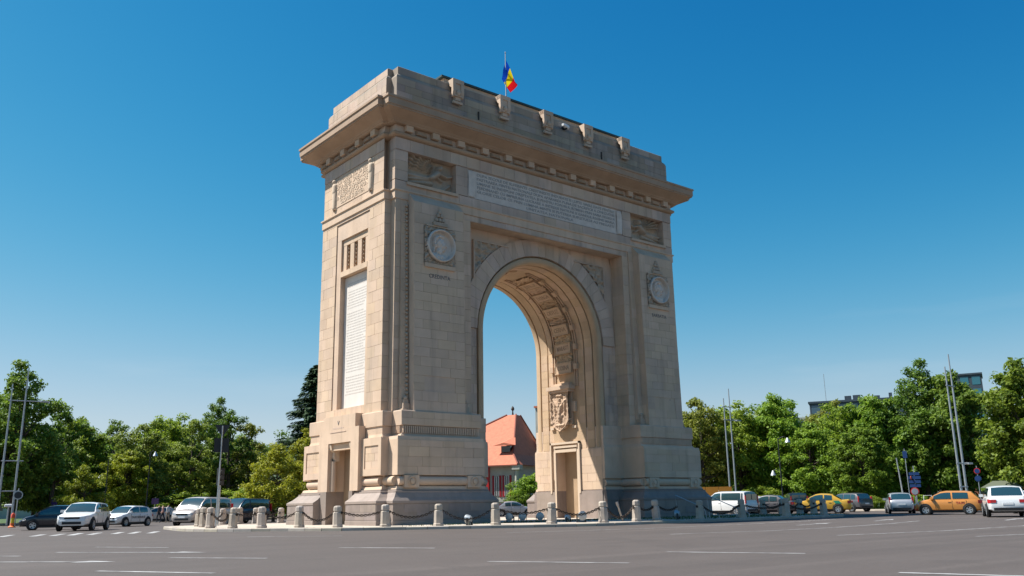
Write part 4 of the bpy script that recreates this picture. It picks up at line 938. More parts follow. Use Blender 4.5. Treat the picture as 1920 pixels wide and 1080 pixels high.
    ws, w1 = c['ws0'], c['ws1']; screen('windscreen', ws-.06*(ws-w1), w1+.05*(ws-w1), .93)
    screen('rear_window', c['rw0']+.10*(c['rw1']-c['rw0']) if kind not in ('van','minivan') else c['rw0']+.02, c['rw1']-.06*(c['rw1']-c['rw0']), .90)
    if kind in ('van','minivan'):      # upright rear glass
        for s in (-1, 1): MB().box(c['rw0']-.03, c['rw0']-.005, s*.05, s*w*.78, belt+.05, H-.2).build('rear_door_glass', M['glass'], root)
    # side windows
    segs = []; d0, d1, d2 = c['doors']
    segs = [(c['ws0']-.28*(ws-w1)-.1, d1+.05), (d1-.05, d2+.04 if kind != 'van' else -.9)]
    if kind in ('suv','mpv','minivan'): segs.append((d2-.04, c['rw1']+.10))
    if kind == 'van': segs = [(1.5,.5),(.32,-2.15)]
    if kind == 'hatch': segs[1] = (d1-.05, c['rw1']+.22)
    if kind == 'sedan': segs[1] = (d1-.05, c['rw1']+.02)
    for s in (-1, 1):
        for xa, xb in segs:
            b = MB(); n = 9; rows = []
            for tt in (.13,.3,.45,.6,.73,.86):
                row = []
                for i in range(n+1):
                    x = xa+(xb-xa)*i/n; y, z = side(x, tt); row.append((x, s*(y+.016), max(z, belt+.05+.03*(tt-.13))))
                rows.append(row)
            b.loft(rows, closed=False, cap0=False, cap1=False); b.build('side_window', M['glass'], root, smooth=60)
        # door seams and handle
        for xh in (d1+.16, d2+.22 if kind != 'van' else d1-.25):
            MB().box(xh-.09, xh+.09, s*(w*.99), s*(w*.99+.03), belt-.17, belt-.13).build('door_handle', paint, root)
        for xd in (d0, d1, d2):
            MB().box(xd-.008, xd+.008, s*(w*.985), s*(w*1.003), sill+.16, belt-.06).build('door_seam', M['black'], root)
        MB().box(c['ws0']-.28, c['ws0']-.12, s*(w*.96), s*(w*.96+.2), belt+.02, belt+.17).build('mirror', paint, root)
        # wheels
        for xw in (c['wb']/2+.08, -c['wb']/2+.02):
            ar = MB(); ar.lathe([(0,-.04),(r+.075,-.04),(r+.075,.0),(r+.02,.012),(0,.012)] if s > 0 else [(0,.04),(r+.075,.04),(r+.075,0),(r+.02,-.012),(0,-.012)], (xw, s*(w-.004), r+.03), 24, 'y'); ar.build('wheel_arch', M['black'], root, smooth=40)
            e = empty('wheel', (xw, s*(w-.05), r), 0 if s < 0 else math.pi); e.parent = root
            for nm, me_ in zip(('tyre','rim'), wheel_mesh(r)):
                o = bpy.data.objects.new(nm, me_); COL.objects.link(o); o.parent = e
        # lamps
        yl = w*.62; hz = c['nose']-.12
        b = MB(); b.loft([[(f-.03,s*w*.46,hz-.06),(f-.03,s*w*.46,hz+.06),(f-.03,s*w*.74,hz+.09),(f-.03,s*w*.74,hz-.05)],[(f+.015,s*w*.46,hz-.05),(f+.015,s*w*.46,hz+.04),(f-.02,s*w*.76,hz+.07),(f-.02,s*w*.76,hz-.04)]])
        b.add([(f-.012,s*w*.74,hz-.05),(f-.012,s*w*.74,hz+.08),(f-.30,s*w*.935,hz+.12),(f-.30,s*w*.945,hz+.02)], [(0,1,2,3)]); b.build('headlight', M['head'], root)
        tz = c['tail']-.18
        if kind in ('van','minivan') or (extra or {}).get('tall_tail'):
            b = MB(); b.box(c['rw0']-.0 if kind in ('van','minivan') else bk+.12, (c['rw0']-.06) if kind in ('van','minivan') else bk+.2, s*w*.80, s*w*.955, belt-.22, belt+.38 if kind in ('van','minivan') else H-.28); b.build('tail_light', M['tail'], root)
        else:
            b = MB(); b.loft([[(bk+.22,s*w*.955,tz-.1),(bk+.22,s*w*.96,tz+.1),(bk+.05,s*w*.89,tz+.1),(bk+.05,s*w*.9,tz-.1)],[(bk+.22,s*w*.985,tz-.09),(bk+.22,s*w*.985,tz+.09),(bk-.01,s*w*.84,tz+.08),(bk-.01,s*w*.84,tz-.08)]])
            b.box(bk+.02, bk-.025, s*w*.56, s*w*.84, tz-.08, tz+.08); b.build('tail_light', M['tail'], root)
    # grille, plates, bumpers
    MB().box(f-.05, f+.022, -w*.44, w*.44, c['nose']-.2, c['nose']-.09).build('grille', M['black'], root)
    MB().box(f-.1, f+.024, -w*.55, w*.55, sill+.1, sill+.24).build('air_intake', M['black'], root)
    MB().box(f-.02, f+.032, -.26, .26, sill+.26, sill+.37).build('number_plate', M['plate'], root)
    MB().box(bk+.02, bk-.03, -.26, .26, c['tail']-.36, c['tail']-.25).build('number_plate', M['plate'], root)
    MB().box(bk+.12, bk-.03, -w*.72, w*.72, sill+.05, sill+.2).build('rear_bumper', M['black'], root)
    MB().box(f-.9, bk+.9, -w*.9, w*.9, sill-.08, sill+.1).build('underbody', M['black'], root)
    if c['clad']:
        for s in (-1, 1): MB().box(-.9, 1.0, s*w*.97, s*w*1.008, sill+.02, sill+.15).build('sill_cladding', M['black'], root)
    return root
def paint(nm, col, rough=.3, metal=0.): return mat(nm, col, rough, spec=.5, coat=.6, metal=metal)
PW, PG, PSI = paint('car_white', (.70,.70,.69)), paint('car_dark_grey', (.10,.095,.10), .35, .3), paint('car_silver', (.46,.46,.47), .35, .4)
PB, PN = paint('car_black_blue', (.012,.014,.022)), paint('car_navy', (.012,.018,.045))
PBE, PO, PY = paint('car_warm_silver', (.52,.45,.40), .35, .2), paint('car_orange', (.60,.24,.05)), paint('car_taxi_yellow', (.56,.32,.03))
PGB = paint('car_grey_blue', (.16,.18,.22), .35, .3)
def hd(u, a):
    """heading: angle a (degrees) from image-left towards away from the viewer"""
    aw, lf = view_dirs(u); return (lf*math.cos(rad(a))+aw*math.sin(rad(a)))
car('mpv','parked_minivan','black people carrier at far left, nose beside the small traffic island',PB,spot(103,58),hd(100,0),cat='minivan',scale=.92)
suv = car('suv','white_suv','white SUV with dark lower trim facing the viewer on the left of the road',PW,spot(156,53.5),hd(156,-72))
hat = car('hatch','white_hatchback','small white hatchback with lettering on its doors behind the white SUV',PW,spot(238,66.5),hd(238,-52))
for s in (-1, 1):
    tx = text_mesh('TAXI SERVICE', .22, .004, width=1.6)
    put_text('door_lettering', tx, M['dark_metal'], hat, Vector((-.1, s*.878, .66)), Vector((-s,0,0)), Z3)
van = car('van','passenger_van','beige silver passenger van with dark windows behind the left bollards',PBE,spot(378,63),hd(378,-57),cat='van')
car('van','dark_van','dark navy van half hidden behind the beige passenger van',PN,spot(456,73),hd(456,-52),cat='van')
for k, (u, d, l_) in enumerate(((291,92,'small pale car parked under the trees left of the pedestrians'),(268,96,'small dark parked car far behind the white hatchback'))):
    car('hatch','small_car',l_,(PBE,PG)[k],spot(u,d),hd(u,-20))
car('sedan','silver_car','silver car seen through the arch behind the left pier',PSI,spot(962,90),hd(962,170))
wv = car('minivan','white_van','white minivan with tinted glass right of the arch, tail to the right',PW,spot(1368,70),hd(1368,35),cat='van')
car('hatch','white_red_car','small white car with red tail lamp squeezed between white van and grey sedan',PW,spot(1407,80),hd(1407,30),extra=dict(tall_tail=True))
car('sedan','grey_sedan','dark grey sedan between the white van and the yellow taxi',PG,spot(1443,74),hd(1443,18),scale=1.05)
car('minivan','dark_vehicle','dark people carrier with pale roof behind the grey sedan and taxi',PN,spot(1494,90),hd(1494,80),cat='van')
taxi = car('sedan','yellow_taxi','yellow taxi with green patch on its rear wing, nose to the left',PY,spot(1541,73.5),hd(1541,6),cat='taxi',scale=1.08)
for s in (-1, 1): MB().add([(-1.15,s*.905,.72),(-1.62,s*.905,.72),(-1.42,s*.895,.93),(-1.0,s*.895,.93)],[(0,1,2,3)]).build('green_patch', mat('taxi_green', (.02,.22,.13), .4), taxi)
car('suv','dark_suv','dark SUV with tall red tail lamp half hidden behind the taxi',PG,spot(1590,80),hd(1590,40),extra=dict(tall_tail=True))
car('hatch','silver_hatchback','silver hatchback seen from behind between taxi and orange car',PSI,spot(1688,66),hd(1688,84),extra=dict(tall_tail=True))
oc = car('hatch','orange_car','orange hatchback with red front bumper, nose to the left',PO,spot(1781,57.5),hd(1781,3))
b = MB(); b.loft([[(1.8,-.80,.30),(1.8,-.80,.62),(1.8,.80,.62),(1.8,.80,.30)],[(2.02,-.66,.34),(2.02,-.66,.58),(2.02,.66,.58),(2.02,.66,.34)]]); b.build('red_bumper', M['red'], oc)
for s in (-1, 1): put_text('door_lettering', text_mesh('TAXI', .2, .004, width=.5), M['red'], oc, Vector((-.75, s*.876, .74)), Vector((-s,0,0)), Z3)
car('sedan','grey_blue_car','grey-blue car peeking out between the orange car and the white SUV',PGB,spot(1880,64),hd(1880,4))
car('suv','white_suv','white SUV at right seen from behind with red lamps',PW,spot(1886,48.5),hd(1886,84))
car('hatch','white_car','white car cut by the right edge of the picture',PW,spot(1950,56),hd(1950,60))
# ------------------------------------------------------------------ trees
def leaf_mat(name, c1, c2, trans):
    mt = bpy.data.materials.new(name); mt.use_nodes = True; nt = mt.node_tree; N = nt.nodes; L = nt.links; N.clear()
    out = N.new('ShaderNodeOutputMaterial'); d = N.new('ShaderNodeBsdfPrincipled'); d.inputs['Roughness'].default_value = .55; d.inputs['Specular IOR Level'].default_value = .35
    t = N.new('ShaderNodeBsdfTranslucent'); mx = N.new('ShaderNodeMixShader'); mx.inputs[0].default_value = trans
    at = N.new('ShaderNodeAttribute'); at.attribute_name = 'tone'; oi = N.new('ShaderNodeObjectInfo')
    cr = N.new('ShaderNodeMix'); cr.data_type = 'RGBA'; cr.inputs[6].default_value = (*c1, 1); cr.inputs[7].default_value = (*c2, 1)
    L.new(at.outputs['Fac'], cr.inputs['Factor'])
    hs = N.new('ShaderNodeHueSaturation'); mr = N.new('ShaderNodeMapRange'); mr.inputs[3].default_value = .8; mr.inputs[4].default_value = 1.2; L.new(oi.outputs['Random'], mr.inputs[0])
    m2 = N.new('ShaderNodeMapRange'); m2.inputs[3].default_value = .485; m2.inputs[4].default_value = .512; 
    f2 = N.new('ShaderNodeMath'); f2.operation = 'MULTIPLY'; f2.inputs[1].default_value = 9.7; L.new(oi.outputs['Random'], f2.inputs[0]); f3 = N.new('ShaderNodeMath'); f3.operation = 'FRACT'; L.new(f2.outputs[0], f3.inputs[0]); L.new(f3.outputs[0], m2.inputs[0])
    L.new(m2.outputs[0], hs.inputs['Hue']); L.new(mr.outputs[0], hs.inputs['Value']); L.new(cr.outputs[2], hs.inputs['Color'])
    L.new(hs.outputs[0], d.inputs['Base Color']); L.new(hs.outputs[0], t.inputs['Color'])
    L.new(d.outputs[0], mx.inputs[1]); L.new(t.outputs[0], mx.inputs[2]); L.new(mx.outputs[0], out.inputs[0]); return mt
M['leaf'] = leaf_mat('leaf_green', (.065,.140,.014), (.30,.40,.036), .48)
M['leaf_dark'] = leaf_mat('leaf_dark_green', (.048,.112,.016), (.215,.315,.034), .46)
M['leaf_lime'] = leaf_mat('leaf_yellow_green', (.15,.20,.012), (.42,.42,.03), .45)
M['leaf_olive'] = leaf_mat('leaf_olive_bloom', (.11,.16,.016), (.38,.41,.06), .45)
M['needle'] = leaf_mat('conifer_needle', (.022,.060,.024), (.085,.150,.052), .3)
M['bark'] = mat('bark', (.085,.066,.05), .95, (.05,.04,.03), 6, 5, .4, 25)
M['bark_pale'] = mat('pale_bark', (.30,.25,.20), .95, (.2,.16,.13), 6, 5)
def leaves(b, c, rx, ry, rz, n, size, rng, shell=.55):
    for _ in range(n):
        d = Vector((rng.gauss(0,1), rng.gauss(0,1), rng.gauss(0,1))).normalized()
        r = shell+(1-shell)*rng.random()
        if rng.random() < .25: r *= rng.random()
        p = c+Vector((d.x*rx*r, d.y*ry*r, d.z*rz*r))
        nrm = (d*.7+Vector((rng.gauss(0,.6), rng.gauss(0,.6), rng.gauss(0,.6)+.5))).normalized()
        a = nrm.cross(Vector((rng.gauss(0,1), rng.gauss(0,1), rng.gauss(0,1)))).normalized(); e = nrm.cross(a)
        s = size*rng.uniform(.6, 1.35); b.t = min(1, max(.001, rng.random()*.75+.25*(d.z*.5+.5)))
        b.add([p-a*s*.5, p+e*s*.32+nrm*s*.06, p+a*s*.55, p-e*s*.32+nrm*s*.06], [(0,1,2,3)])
def broad(seed, H, R, trunk=.28, n_cl=46, per=300, size=.36, leaf='leaf', low=.26, open_=0., bark='bark'):
    """returns (trunk mesh, crown mesh) of one kind of tree, base at the origin"""
    rng = random.Random(seed); tb = MB(); cb = MB()
    ht = H*(low+.12); top = Vector((rng.uniform(-.3,.3), rng.uniform(-.3,.3), H*.72))
    tb.tube([(0,0,-.3),(0,0,.05),(.05,0,ht*.5),(top.x*.5,top.y*.5,ht),tuple(top)], [trunk*1.5,trunk*1.1,trunk*.9,trunk*.75,trunk*.18], 9)
    cl = []; tries = 0
    while len(cl) < n_cl and tries < n_cl*30:
        tries += 1
        a = rng.uniform(0, 6.283); zz = rng.uniform(low, 1.0)
        t = (zz-low)/(1-low); prof = (math.sin(math.pi*min(1, t*.92+.10)))**.65*(1-.25*t)
        rr = R*prof*math.sqrt(rng.uniform(.25, 1))
        p = Vector((rr*math.cos(a), rr*math.sin(a), H*zz*.97))
        if all((p-q).length > R*.24 for q in cl): cl.append(p)
    for i, p in enumerate(cl):
        zz = p.z/H; base = Vector((top.x*zz*.6, top.y*zz*.6, max(ht*.6, min(p.z*.72, H*.66))))
        mid = base.lerp(p, .55)+Vector((0,0,-.12*R)); tb.tube([tuple(base), tuple(mid), tuple(p)], [trunk*.30, trunk*.18, trunk*.05], 5, False)
        s = rng.uniform(.75, 1.25); rad_ = R*.30*s
        if rng.random() < open_: continue
        # each clump is several sprays, so the outline stays ragged
        for k in range(5):
            o = Vector((rng.gauss(0,.5), rng.gauss(0,.5), rng.gauss(0,.38)))*rad_
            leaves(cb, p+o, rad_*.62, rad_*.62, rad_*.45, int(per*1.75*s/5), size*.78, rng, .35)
    tm, cm = tb.mesh('trunk', 60), None
    me = bpy.data.meshes.new('crown'); me.from_pydata(cb.v, [], cb.f); at = me.attributes.new('tone', 'FLOAT', 'FACE'); at.data.foreach_set('value', cb.tone); me.update()
    tm.materials.append(M[bark]); me.materials.append(M[leaf]); return tm, me
def conifer(seed, H, R):
    rng = random.Random(seed); tb = MB(); cb = MB()
    tb.tube([(0,0,-.3),(0,0,H*.5),(0,0,H*.99)], [.3,.18,.03], 8)
    z = H*.08
    while z < H*.98:
        t = z/H; L_ = R*(1-t)**.8+.25
        for k in range(7):
            a = rng.uniform(0, 6.283); l = L_*rng.uniform(.65,1.1); dr = -.16*l
            tip = Vector((l*math.cos(a), l*math.sin(a), z+dr*.6)); 
            tb.tube([(0,0,z), (tip.x*.5,tip.y*.5,z+dr*.05), tuple(tip)], [.035,.022,.006], 4, False)
            for q in range(int(26+l*62)):
                u = rng.uniform(.1,1.05); p = Vector((tip.x*u, tip.y*u, z+dr*.6*u*u)); s = rng.uniform(.25,.5)
                sd = Vector((-math.sin(a), math.cos(a), 0))*rng.uniform(-.5,.5)*(1.1-u)*l*.55
                d = (Vector((math.cos(a), math.sin(a), -.5))+sd*.8+Vector((0,0,rng.uniform(-.5,.1)))).normalized(); e = d.cross(Vector((rng.gauss(0,.3),rng.gauss(0,.3),1))).normalized()
                p = p+sd+Vector((0,0,-rng.random()**2*.45)); cb.t = rng.uniform(.001,1)
                cb.add([p-e*s*.16, p+d*s*.5, p+e*s*.16, p-d*s*.4], [(0,1,2,3)])
        z += .36*(1-.35*t)
    me = bpy.data.meshes.new('crown'); me.from_pydata(cb.v, [], cb.f); at = me.attributes.new('tone', 'FLOAT', 'FACE'); at.data.foreach_set('value', cb.tone); me.update()
    tm = tb.mesh('trunk', 60); tm.materials.append(M['bark']); me.materials.append(M['needle']); return tm, me
PT = dict(
 round=broad(1, 12, 4.2, per=330, leaf='leaf'),
 tall=broad(2, 14, 4.0, n_cl=52, per=330, leaf='leaf_dark', low=.2),
 loose=broad(3, 12.5, 3.8, n_cl=34, per=260, leaf='leaf_olive', open_=.18, size=.34),
 lime=broad(4, 7, 3.0, n_cl=36, per=260, leaf='leaf_lime', size=.27, trunk=.15, low=.18),
 wide=broad(5, 11, 5.0, n_cl=60, per=320, leaf='leaf_dark', low=.14),
 bloom=broad(6, 11.5, 4.0, n_cl=44, per=300, leaf='leaf_olive', low=.2),
 chest=broad(7, 13, 4.8, n_cl=58, per=360, leaf='leaf', size=.46, low=.16),
 airy=broad(8, 13, 3.2, n_cl=30, per=200, leaf='leaf_dark', open_=.3, size=.32, low=.34),
 shrub=broad(9, 2.6, 1.8, trunk=.06, n_cl=26, per=210, leaf='leaf', size=.17, low=.05),
 conifer=conifer(11, 16, 4.8))
def tree(kind, u, d, h, label, name='leafy_tree', group=None, rz=None, wide=1., z=-.07, leaf=None):
    H0 = {'round':12,'tall':14,'loose':12.5,'lime':7,'wide':11,'bloom':11.5,'chest':13,'airy':13,'shrub':2.6,'conifer':16}[kind]
    k = h/H0
    e = empty(name, spot(u, d, z), random.uniform(0, 6.28) if rz is None else rz, label=label, cat='shrub' if kind == 'shrub' else 'tree', group=group); e.scale = (k*wide, k*wide, k)
    tm, cm = PT[kind]
    o = bpy.data.objects.new('trunk', tm); COL.objects.link(o); o.parent = e
    o = bpy.data.objects.new('crown', cm); COL.objects.link(o); o.parent = e
    if leaf: o.material_slots[0].link = 'OBJECT'; o.material_slots[0].material = M[leaf]
    return e
GL, GR = 'trees beyond the road on the left', 'trees beyond the road on the right'
for kind, u, d, h, l_, kw in [
 ('tall',18,84,14.6,'tallest dark green tree at the far left behind the lighting mast',{}),
 ('wide',-55,88,13,'broad dark tree cut by the left edge of the picture',{}),
 ('airy',92,95,12.6,'slender open tree just right of the tallest left tree',{}),
 ('chest',128,104,12.0,'dense mid-green tree behind the white SUV',{}),
 ('airy',205,108,12.2,'airy tree with sky showing through, above the white hatchback',{}),
 ('bloom',258,101,11.0,'yellowish flowering tree above the small white hatchback',{}),
 ('round',310,112,13.2,'dark green tree in the middle of the left tree line',{}),
 ('loose',352,108,12.4,'olive green tree above the beige van windscreen',{}),
 ('tall',392,118,15.0,'tall sparse tree with bare twigs above the sign post',{'wide':.8}),
 ('airy',425,110,13.4,'thin leafed tree just right of the sign post top',{}),
 ('loose',462,112,12.4,'loose pale green tree between sign post and yellow-green tree',{}),
 ('round',300,128,13.0,'dark tree filling the gap behind the left tree line',{'wide':1.2}),
 ('wide',430,132,12.4,'broad dark tree at the back of the left group',{'wide':1.2}),
 ('wide',160,128,12.5,'broad dark tree at the back behind the white cars',{'wide':1.3}),
 ('wide',540,125,11.0,'dark bushy tree behind the yellow-green tree',{'wide':1.1}),
 ('round',600,116,11.2,'green tree touching the left side of the arch',{}),
 ('bloom',575,98,9.6,'light green tree in front of the tall conifer beside the arch',{'leaf':'leaf_lime','wide':.9}),
 ('lime',512,79,6.4,'small bright yellow-green tree at the left of the arch base',{}),
 ('lime',150,82,5.0,'small bright green tree right behind the black people carrier',{}),
 ('chest',232,98,7.6,'low dense tree behind the white hatchback roof',{'leaf':'leaf_lime'}),
 ('shrub',330,99,3.0,'leafy shrub behind the beige van bonnet',{'wide':1.6}),
 ('shrub',470,100,3.4,'leafy shrub behind the dark navy van',{'wide':1.8}),
 ('chest',60,96,8.5,'low dark tree filling the space under the tallest left tree',{'leaf':'leaf_dark'}),
 ]: tree(kind, u, d, h, l_, group=GL, **kw)
tree('conifer', 588, 104, 18.6, 'tall dark conifer rising behind the left side of the arch', 'conifer_tree', wide=1.3)
for kind, u, d, h, l_, kw in [
 ('bloom',1322,100,12.6,'pale flowering tree next to the right side of the arch',{'wide':.95}),
 ('bloom',1290,106,11.6,'pale green tree half hidden by the right side of the arch',{}),
 ('round',1395,104,12.6,'green tree behind the middle lighting mast',{}),
 ('chest',1468,103,13.2,'dense rounded chestnut tree right of the middle lighting mast',{'wide':.9}),
 ('wide',1425,118,12.5,'dark broad tree at the back between mast and chestnut',{'wide':1.2}),
 ('tall',1540,120,11.0,'dark tree in the dip between the two big right-hand trees',{}),
 ('chest',1530,98,9.4,'lower green tree above the yellow taxi',{}),
 ('round',1592,104,12.4,'tall light green tree below the flat roofed building',{'wide':1.05}),
 ('bloom',1575,112,13.2,'pale topped tree behind the tall light green one',{}),
 ('chest',1655,100,12.6,'large bright green tree above the silver hatchback',{'wide':.95}),
 ('chest',1625,92,8.4,'lower green tree left of the silver hatchback',{'leaf':'leaf'}),
 ('tall',1745,98,15.4,'tallest dark green tree left of the right lighting mast',{'wide':.95}),
 ('chest',1808,96,14.6,'big dark chestnut tree behind the right lighting mast',{'wide':.95,'leaf':'leaf_dark'}),
 ('wide',1700,116,11.5,'broad dark tree at the back behind the blue traffic signs',{'wide':1.2}),
 ('wide',1780,120,13,'broad dark tree at the back behind the right mast',{'wide':1.2}),
 ('wide',1640,122,11,'broad dark tree at the back behind the silver hatchback',{'wide':1.2}),
 ('chest',1955,80,13.4,'big bright green tree cut by the right edge of the picture',{'wide':.95}),
 ('tall',1995,84,14.5,'dark tree outside the right edge, only its left side showing',{}),
 ('shrub',1440,97,2.6,'low shrub behind the grey sedan',{'wide':1.6}),
 ('shrub',1640,88,1.3,'small clipped shrub left of the silver hatchback',{'wide':1.4}),
 ('shrub',1725,86,1.4,'small shrub behind the round sign',{'wide':1.5}),
 ('shrub',1900,84,2.2,'leafy shrub above the white SUV roof',{'wide':1.4}),
 ]: tree(kind, u, d, h, l_, group=GR, **kw)
tree('shrub', 994, 101, 4.4, 'bright green leafy bush in front of the red roofed house', 'leafy_bush', wide=1.0)
tree('shrub', 968, 99, 2.2, 'low green shrub at the foot of the house by the silver car', 'leafy_bush', wide=1.2)
# ------------------------------------------------------------------ house seen through the arch
M['tile'] = mat('red_roof_tile', (.58,.185,.10), .8, (.47,.145,.08), 3, 8, .6, 12, streak=.4)
M['plaster'] = mat('cream_plaster', (.46,.44,.37), .85, (.38,.37,.31), 1.5, 4)
M['shade_glass'] = mat('window_glass', (.03,.035,.035), .15, spec=.7)
aw, lf = view_dirs(966); Lw = lf*math.cos(rad(25))+aw*math.sin(rad(25))
hs_ = empty('red_roofed_house', spot(966, 104), math.atan2(-Lw.y, -Lw.x), label='pale villa with a steep red tiled roof seen through the arch', cat='house')
# local: corner nearest the viewer at the origin, front wall along -x, side wall along +y
MB().box(-15, 0, 0, 11, -.2, 5.9).build('wall', M['plaster'], hs_)
rf = MB(); ev = [(-16,-.8,5.8),(.8,-.8,5.8),(.8,11.8,5.8),(-16,11.8,5.8)]; md = [(-14,.6,7.1),(-.4,.6,7.1),(-.4,10.6,7.1),(-14,10.6,7.1)]; tp = [(-4.2,6.9,12.5),(-2.9,6.9,12.5),(-2.9,8.2,12.5),(-4.2,8.2,12.5)]
rf.loft([ev, md, tp]); roof_ = rf.build('roof', M['tile'], hs_)
RT = mat('ridge', (.26,.085,.055), .8)
for q in range(2): MB().tube([Vector(ev[q])+Vector((0,0,.05)), Vector(md[q])+Vector((0,0,.05)), Vector(tp[q])+Vector((0,0,.05))], .11, 6).build('hip_tile', RT, roof_)
MB().tube([Vector(ev[2])+Vector((0,0,.05)), Vector(md[2])+Vector((0,0,.05)), Vector(tp[2])+Vector((0,0,.05))], .11, 6).build('hip_tile', RT, roof_)
MB().box(-15.9,.75,-.82,-.7,5.66,5.8).build('gutter', RT, roof_)
MB().lathe([(0,-.6),(.14,-.5),(.07,0),(.25,.3),(.14,.55),(0,.7)], (-3.5,7.2,13.0), 8).build('finial', M['iron'], roof_, smooth=40)
MB().box(-.9,.5,8.6,9.8,8.6,13.4).build('chimney', M['plaster'], roof_)
MB().box(-1.05,.65,8.45,9.95,13.4,13.65).build('chimney_cap', M['tile'], roof_)
MB().add([(-3.0,.2,8.15),(.1,.2,8.15),(-1.5,.2,8.5),(-1.5,3.6,9.5)], [(0,1,2),(0,2,3),(2,1,3),(0,3,1)]).build('dormer_roof', M['tile'], roof_)
MB().box(-2.1,-.9,.75,2.2,7.4,8.13).build('dormer_window', M['shade_glass'], roof_)
RS = mat('red_shutter', (.32,.012,.015), .5)
for xc in (-2.35, -1.0, -5.2, -6.6):
    w_ = MB().box(xc-.30, xc+.30, -.05, .06, 2.2, 4.5).build('window', M['shade_glass'], hs_)
    for q in range(3): MB().box(xc-.30+q*.27, xc-.24+q*.27, -.08, -.05, 2.2, 4.5).build('window_bar', M['white'], w_)
    for q in (-1, 1): MB().box(xc+q*.34, xc+q*.60, -.08, -.01, 2.1, 4.6).build('shutter', RS, w_)
MB().box(-3.9,-3.3,-.35,.02,-.2,5.6).build('red_pillar', M['red'], hs_)
MB().tube([(.45,-.3,0),(.45,-.3,5.2)], .26, 10).build('porch_column', M['plaster'], hs_, smooth=40)
MB().box(0,1,-.75,.2,5.2,5.75).build('column_capital', M['plaster'], hs_)
MB().box(-9,0,-.12,-.01,1.5,1.8).build('sill_band', M['plaster'], hs_)
MB().lathe([(0,-.05),(.9,-.05),(.9,.05),(0,.05)], (-4.6,-.12,3.0), 8, 'y').build('yellow_sign_board', M['yellow'], hs_)
# ------------------------------------------------------------------ buildings behind the trees on the right
M['curtain'] = mat('blue_curtain_wall', (.05,.10,.14), .15, spec=.8)
M['panel'] = mat('dark_cladding', (.055,.075,.095), .6, (.04,.055,.07), 1., 3)
def block(u, d, w, dep, h, name, label, rows, cols, wallm, glassm, floor0=0., top=None):
    p = spot(u, d); aw, lf = view_dirs(u); e = empty(name, p, math.atan2(-lf.y, -lf.x), label=label, cat='building')
    MB().box(-w/2, w/2, 0, dep, -.3, h).build('wall', wallm, e)
    MB().box(-w/2-.3, w/2+.3, -.3, dep+.3, h, h+.5).build('roof_edge', wallm, e)
    cw, rh = w/cols, (h-floor0)/rows
    for r_ in range(rows):
        for c_ in range(cols):
            MB().box(-w/2+cw*c_+.15*cw, -w/2+cw*(c_+1)-.15*cw, -.06, .04, floor0+rh*r_+.18*rh, floor0+rh*(r_+.85)).build('window', glassm, e)
    return e
bA = block(1645, 215, 27, 16, 25.2, 'office_building', 'long flat roofed dark building showing above the right-hand trees', 6, 9, M['panel'], M['curtain'], 4)
for x, w_, h_ in ((-5,1.6,1.3),(-3,1.8,1.4),(2,1.4,1.0),(5.5,.8,1.5),(8.4,2.4,1.6)):
    MB().box(x, x+w_, 3, 4.5, 25.7, 25.7+h_).build('roof_unit', M['panel'] if w_ != 2.4 else M['bark'], bA)
b = MB(); b.tube([(-9.5,3,25.5),(-9.5,3,33)], .07, 5); b.build('aerial', M['steel'], bA)
bB = block(1840, 260, 9.5, 12, 37.5, 'glass_tower', 'teal glazed tower top behind the tallest right-hand tree', 9, 3, M['panel'], mat('teal_glass', (.03,.15,.19), .15, spec=.8), 4)
block(1566, 190, 13, 12, 18.6, 'white_building', 'pale building edge with sloping dark roof behind the chestnut tree', 5, 5, M['plaster'], M['shade_glass'], 3)
block(1905, 125, 16, 10, 8.5, 'brick_house', 'red brick house hidden behind trees near the right edge', 2, 5, mat('brick_wall', (.32,.12,.075), .9), M['shade_glass'], 1)
block(180, 190, 60, 10, 5.5, 'park_wall', 'pale low building glimpsed between trunks of the left trees', 1, 14, M['plaster'], M['shade_glass'], 1)
hb = empty('orange_hoarding', spot(1345, 88), 0, label='orange site hoarding behind the white van by the right pier', cat='hoarding')
aw, lf = view_dirs(1345); hb.rotation_euler.z = math.atan2(-lf.y, -lf.x)
for k in range(4): MB().box(-3.6+k*1.3, -3.6+k*1.3+1.27, -.04, .04, .1, 2.55).build('panel', M['orange'], hb)
b = MB(); b.box(-3.6,1.6,.05,.12,2.2,2.3); b.build('rail', M['steel'], hb)
ki = empty('green_kiosk', spot(1885, 78), 0, label='small kiosk with pale sloping roof behind the white SUV at right', cat='kiosk')
aw, lf = view_dirs(1885); ki.rotation_euler.z = math.atan2(-lf.y, -lf.x)
b = MB(); b.box(-1.3,1.3,0,2.0,0,1.9); b.build('wall', mat('kiosk_green', (.03,.11,.07), .6), ki)
b = MB(); b.add([(-1.7,-.4,1.9),(1.7,-.4,1.9),(1.7,2.4,1.9),(-1.7,2.4,1.9),(-.7,1.0,2.5),(.7,1.0,2.5)], [(0,1,5,4),(1,2,5),(2,3,4,5),(3,0,4),(3,2,1,0)]); b.build('roof', mat('kiosk_roof', (.10,.11,.07), .8), ki)
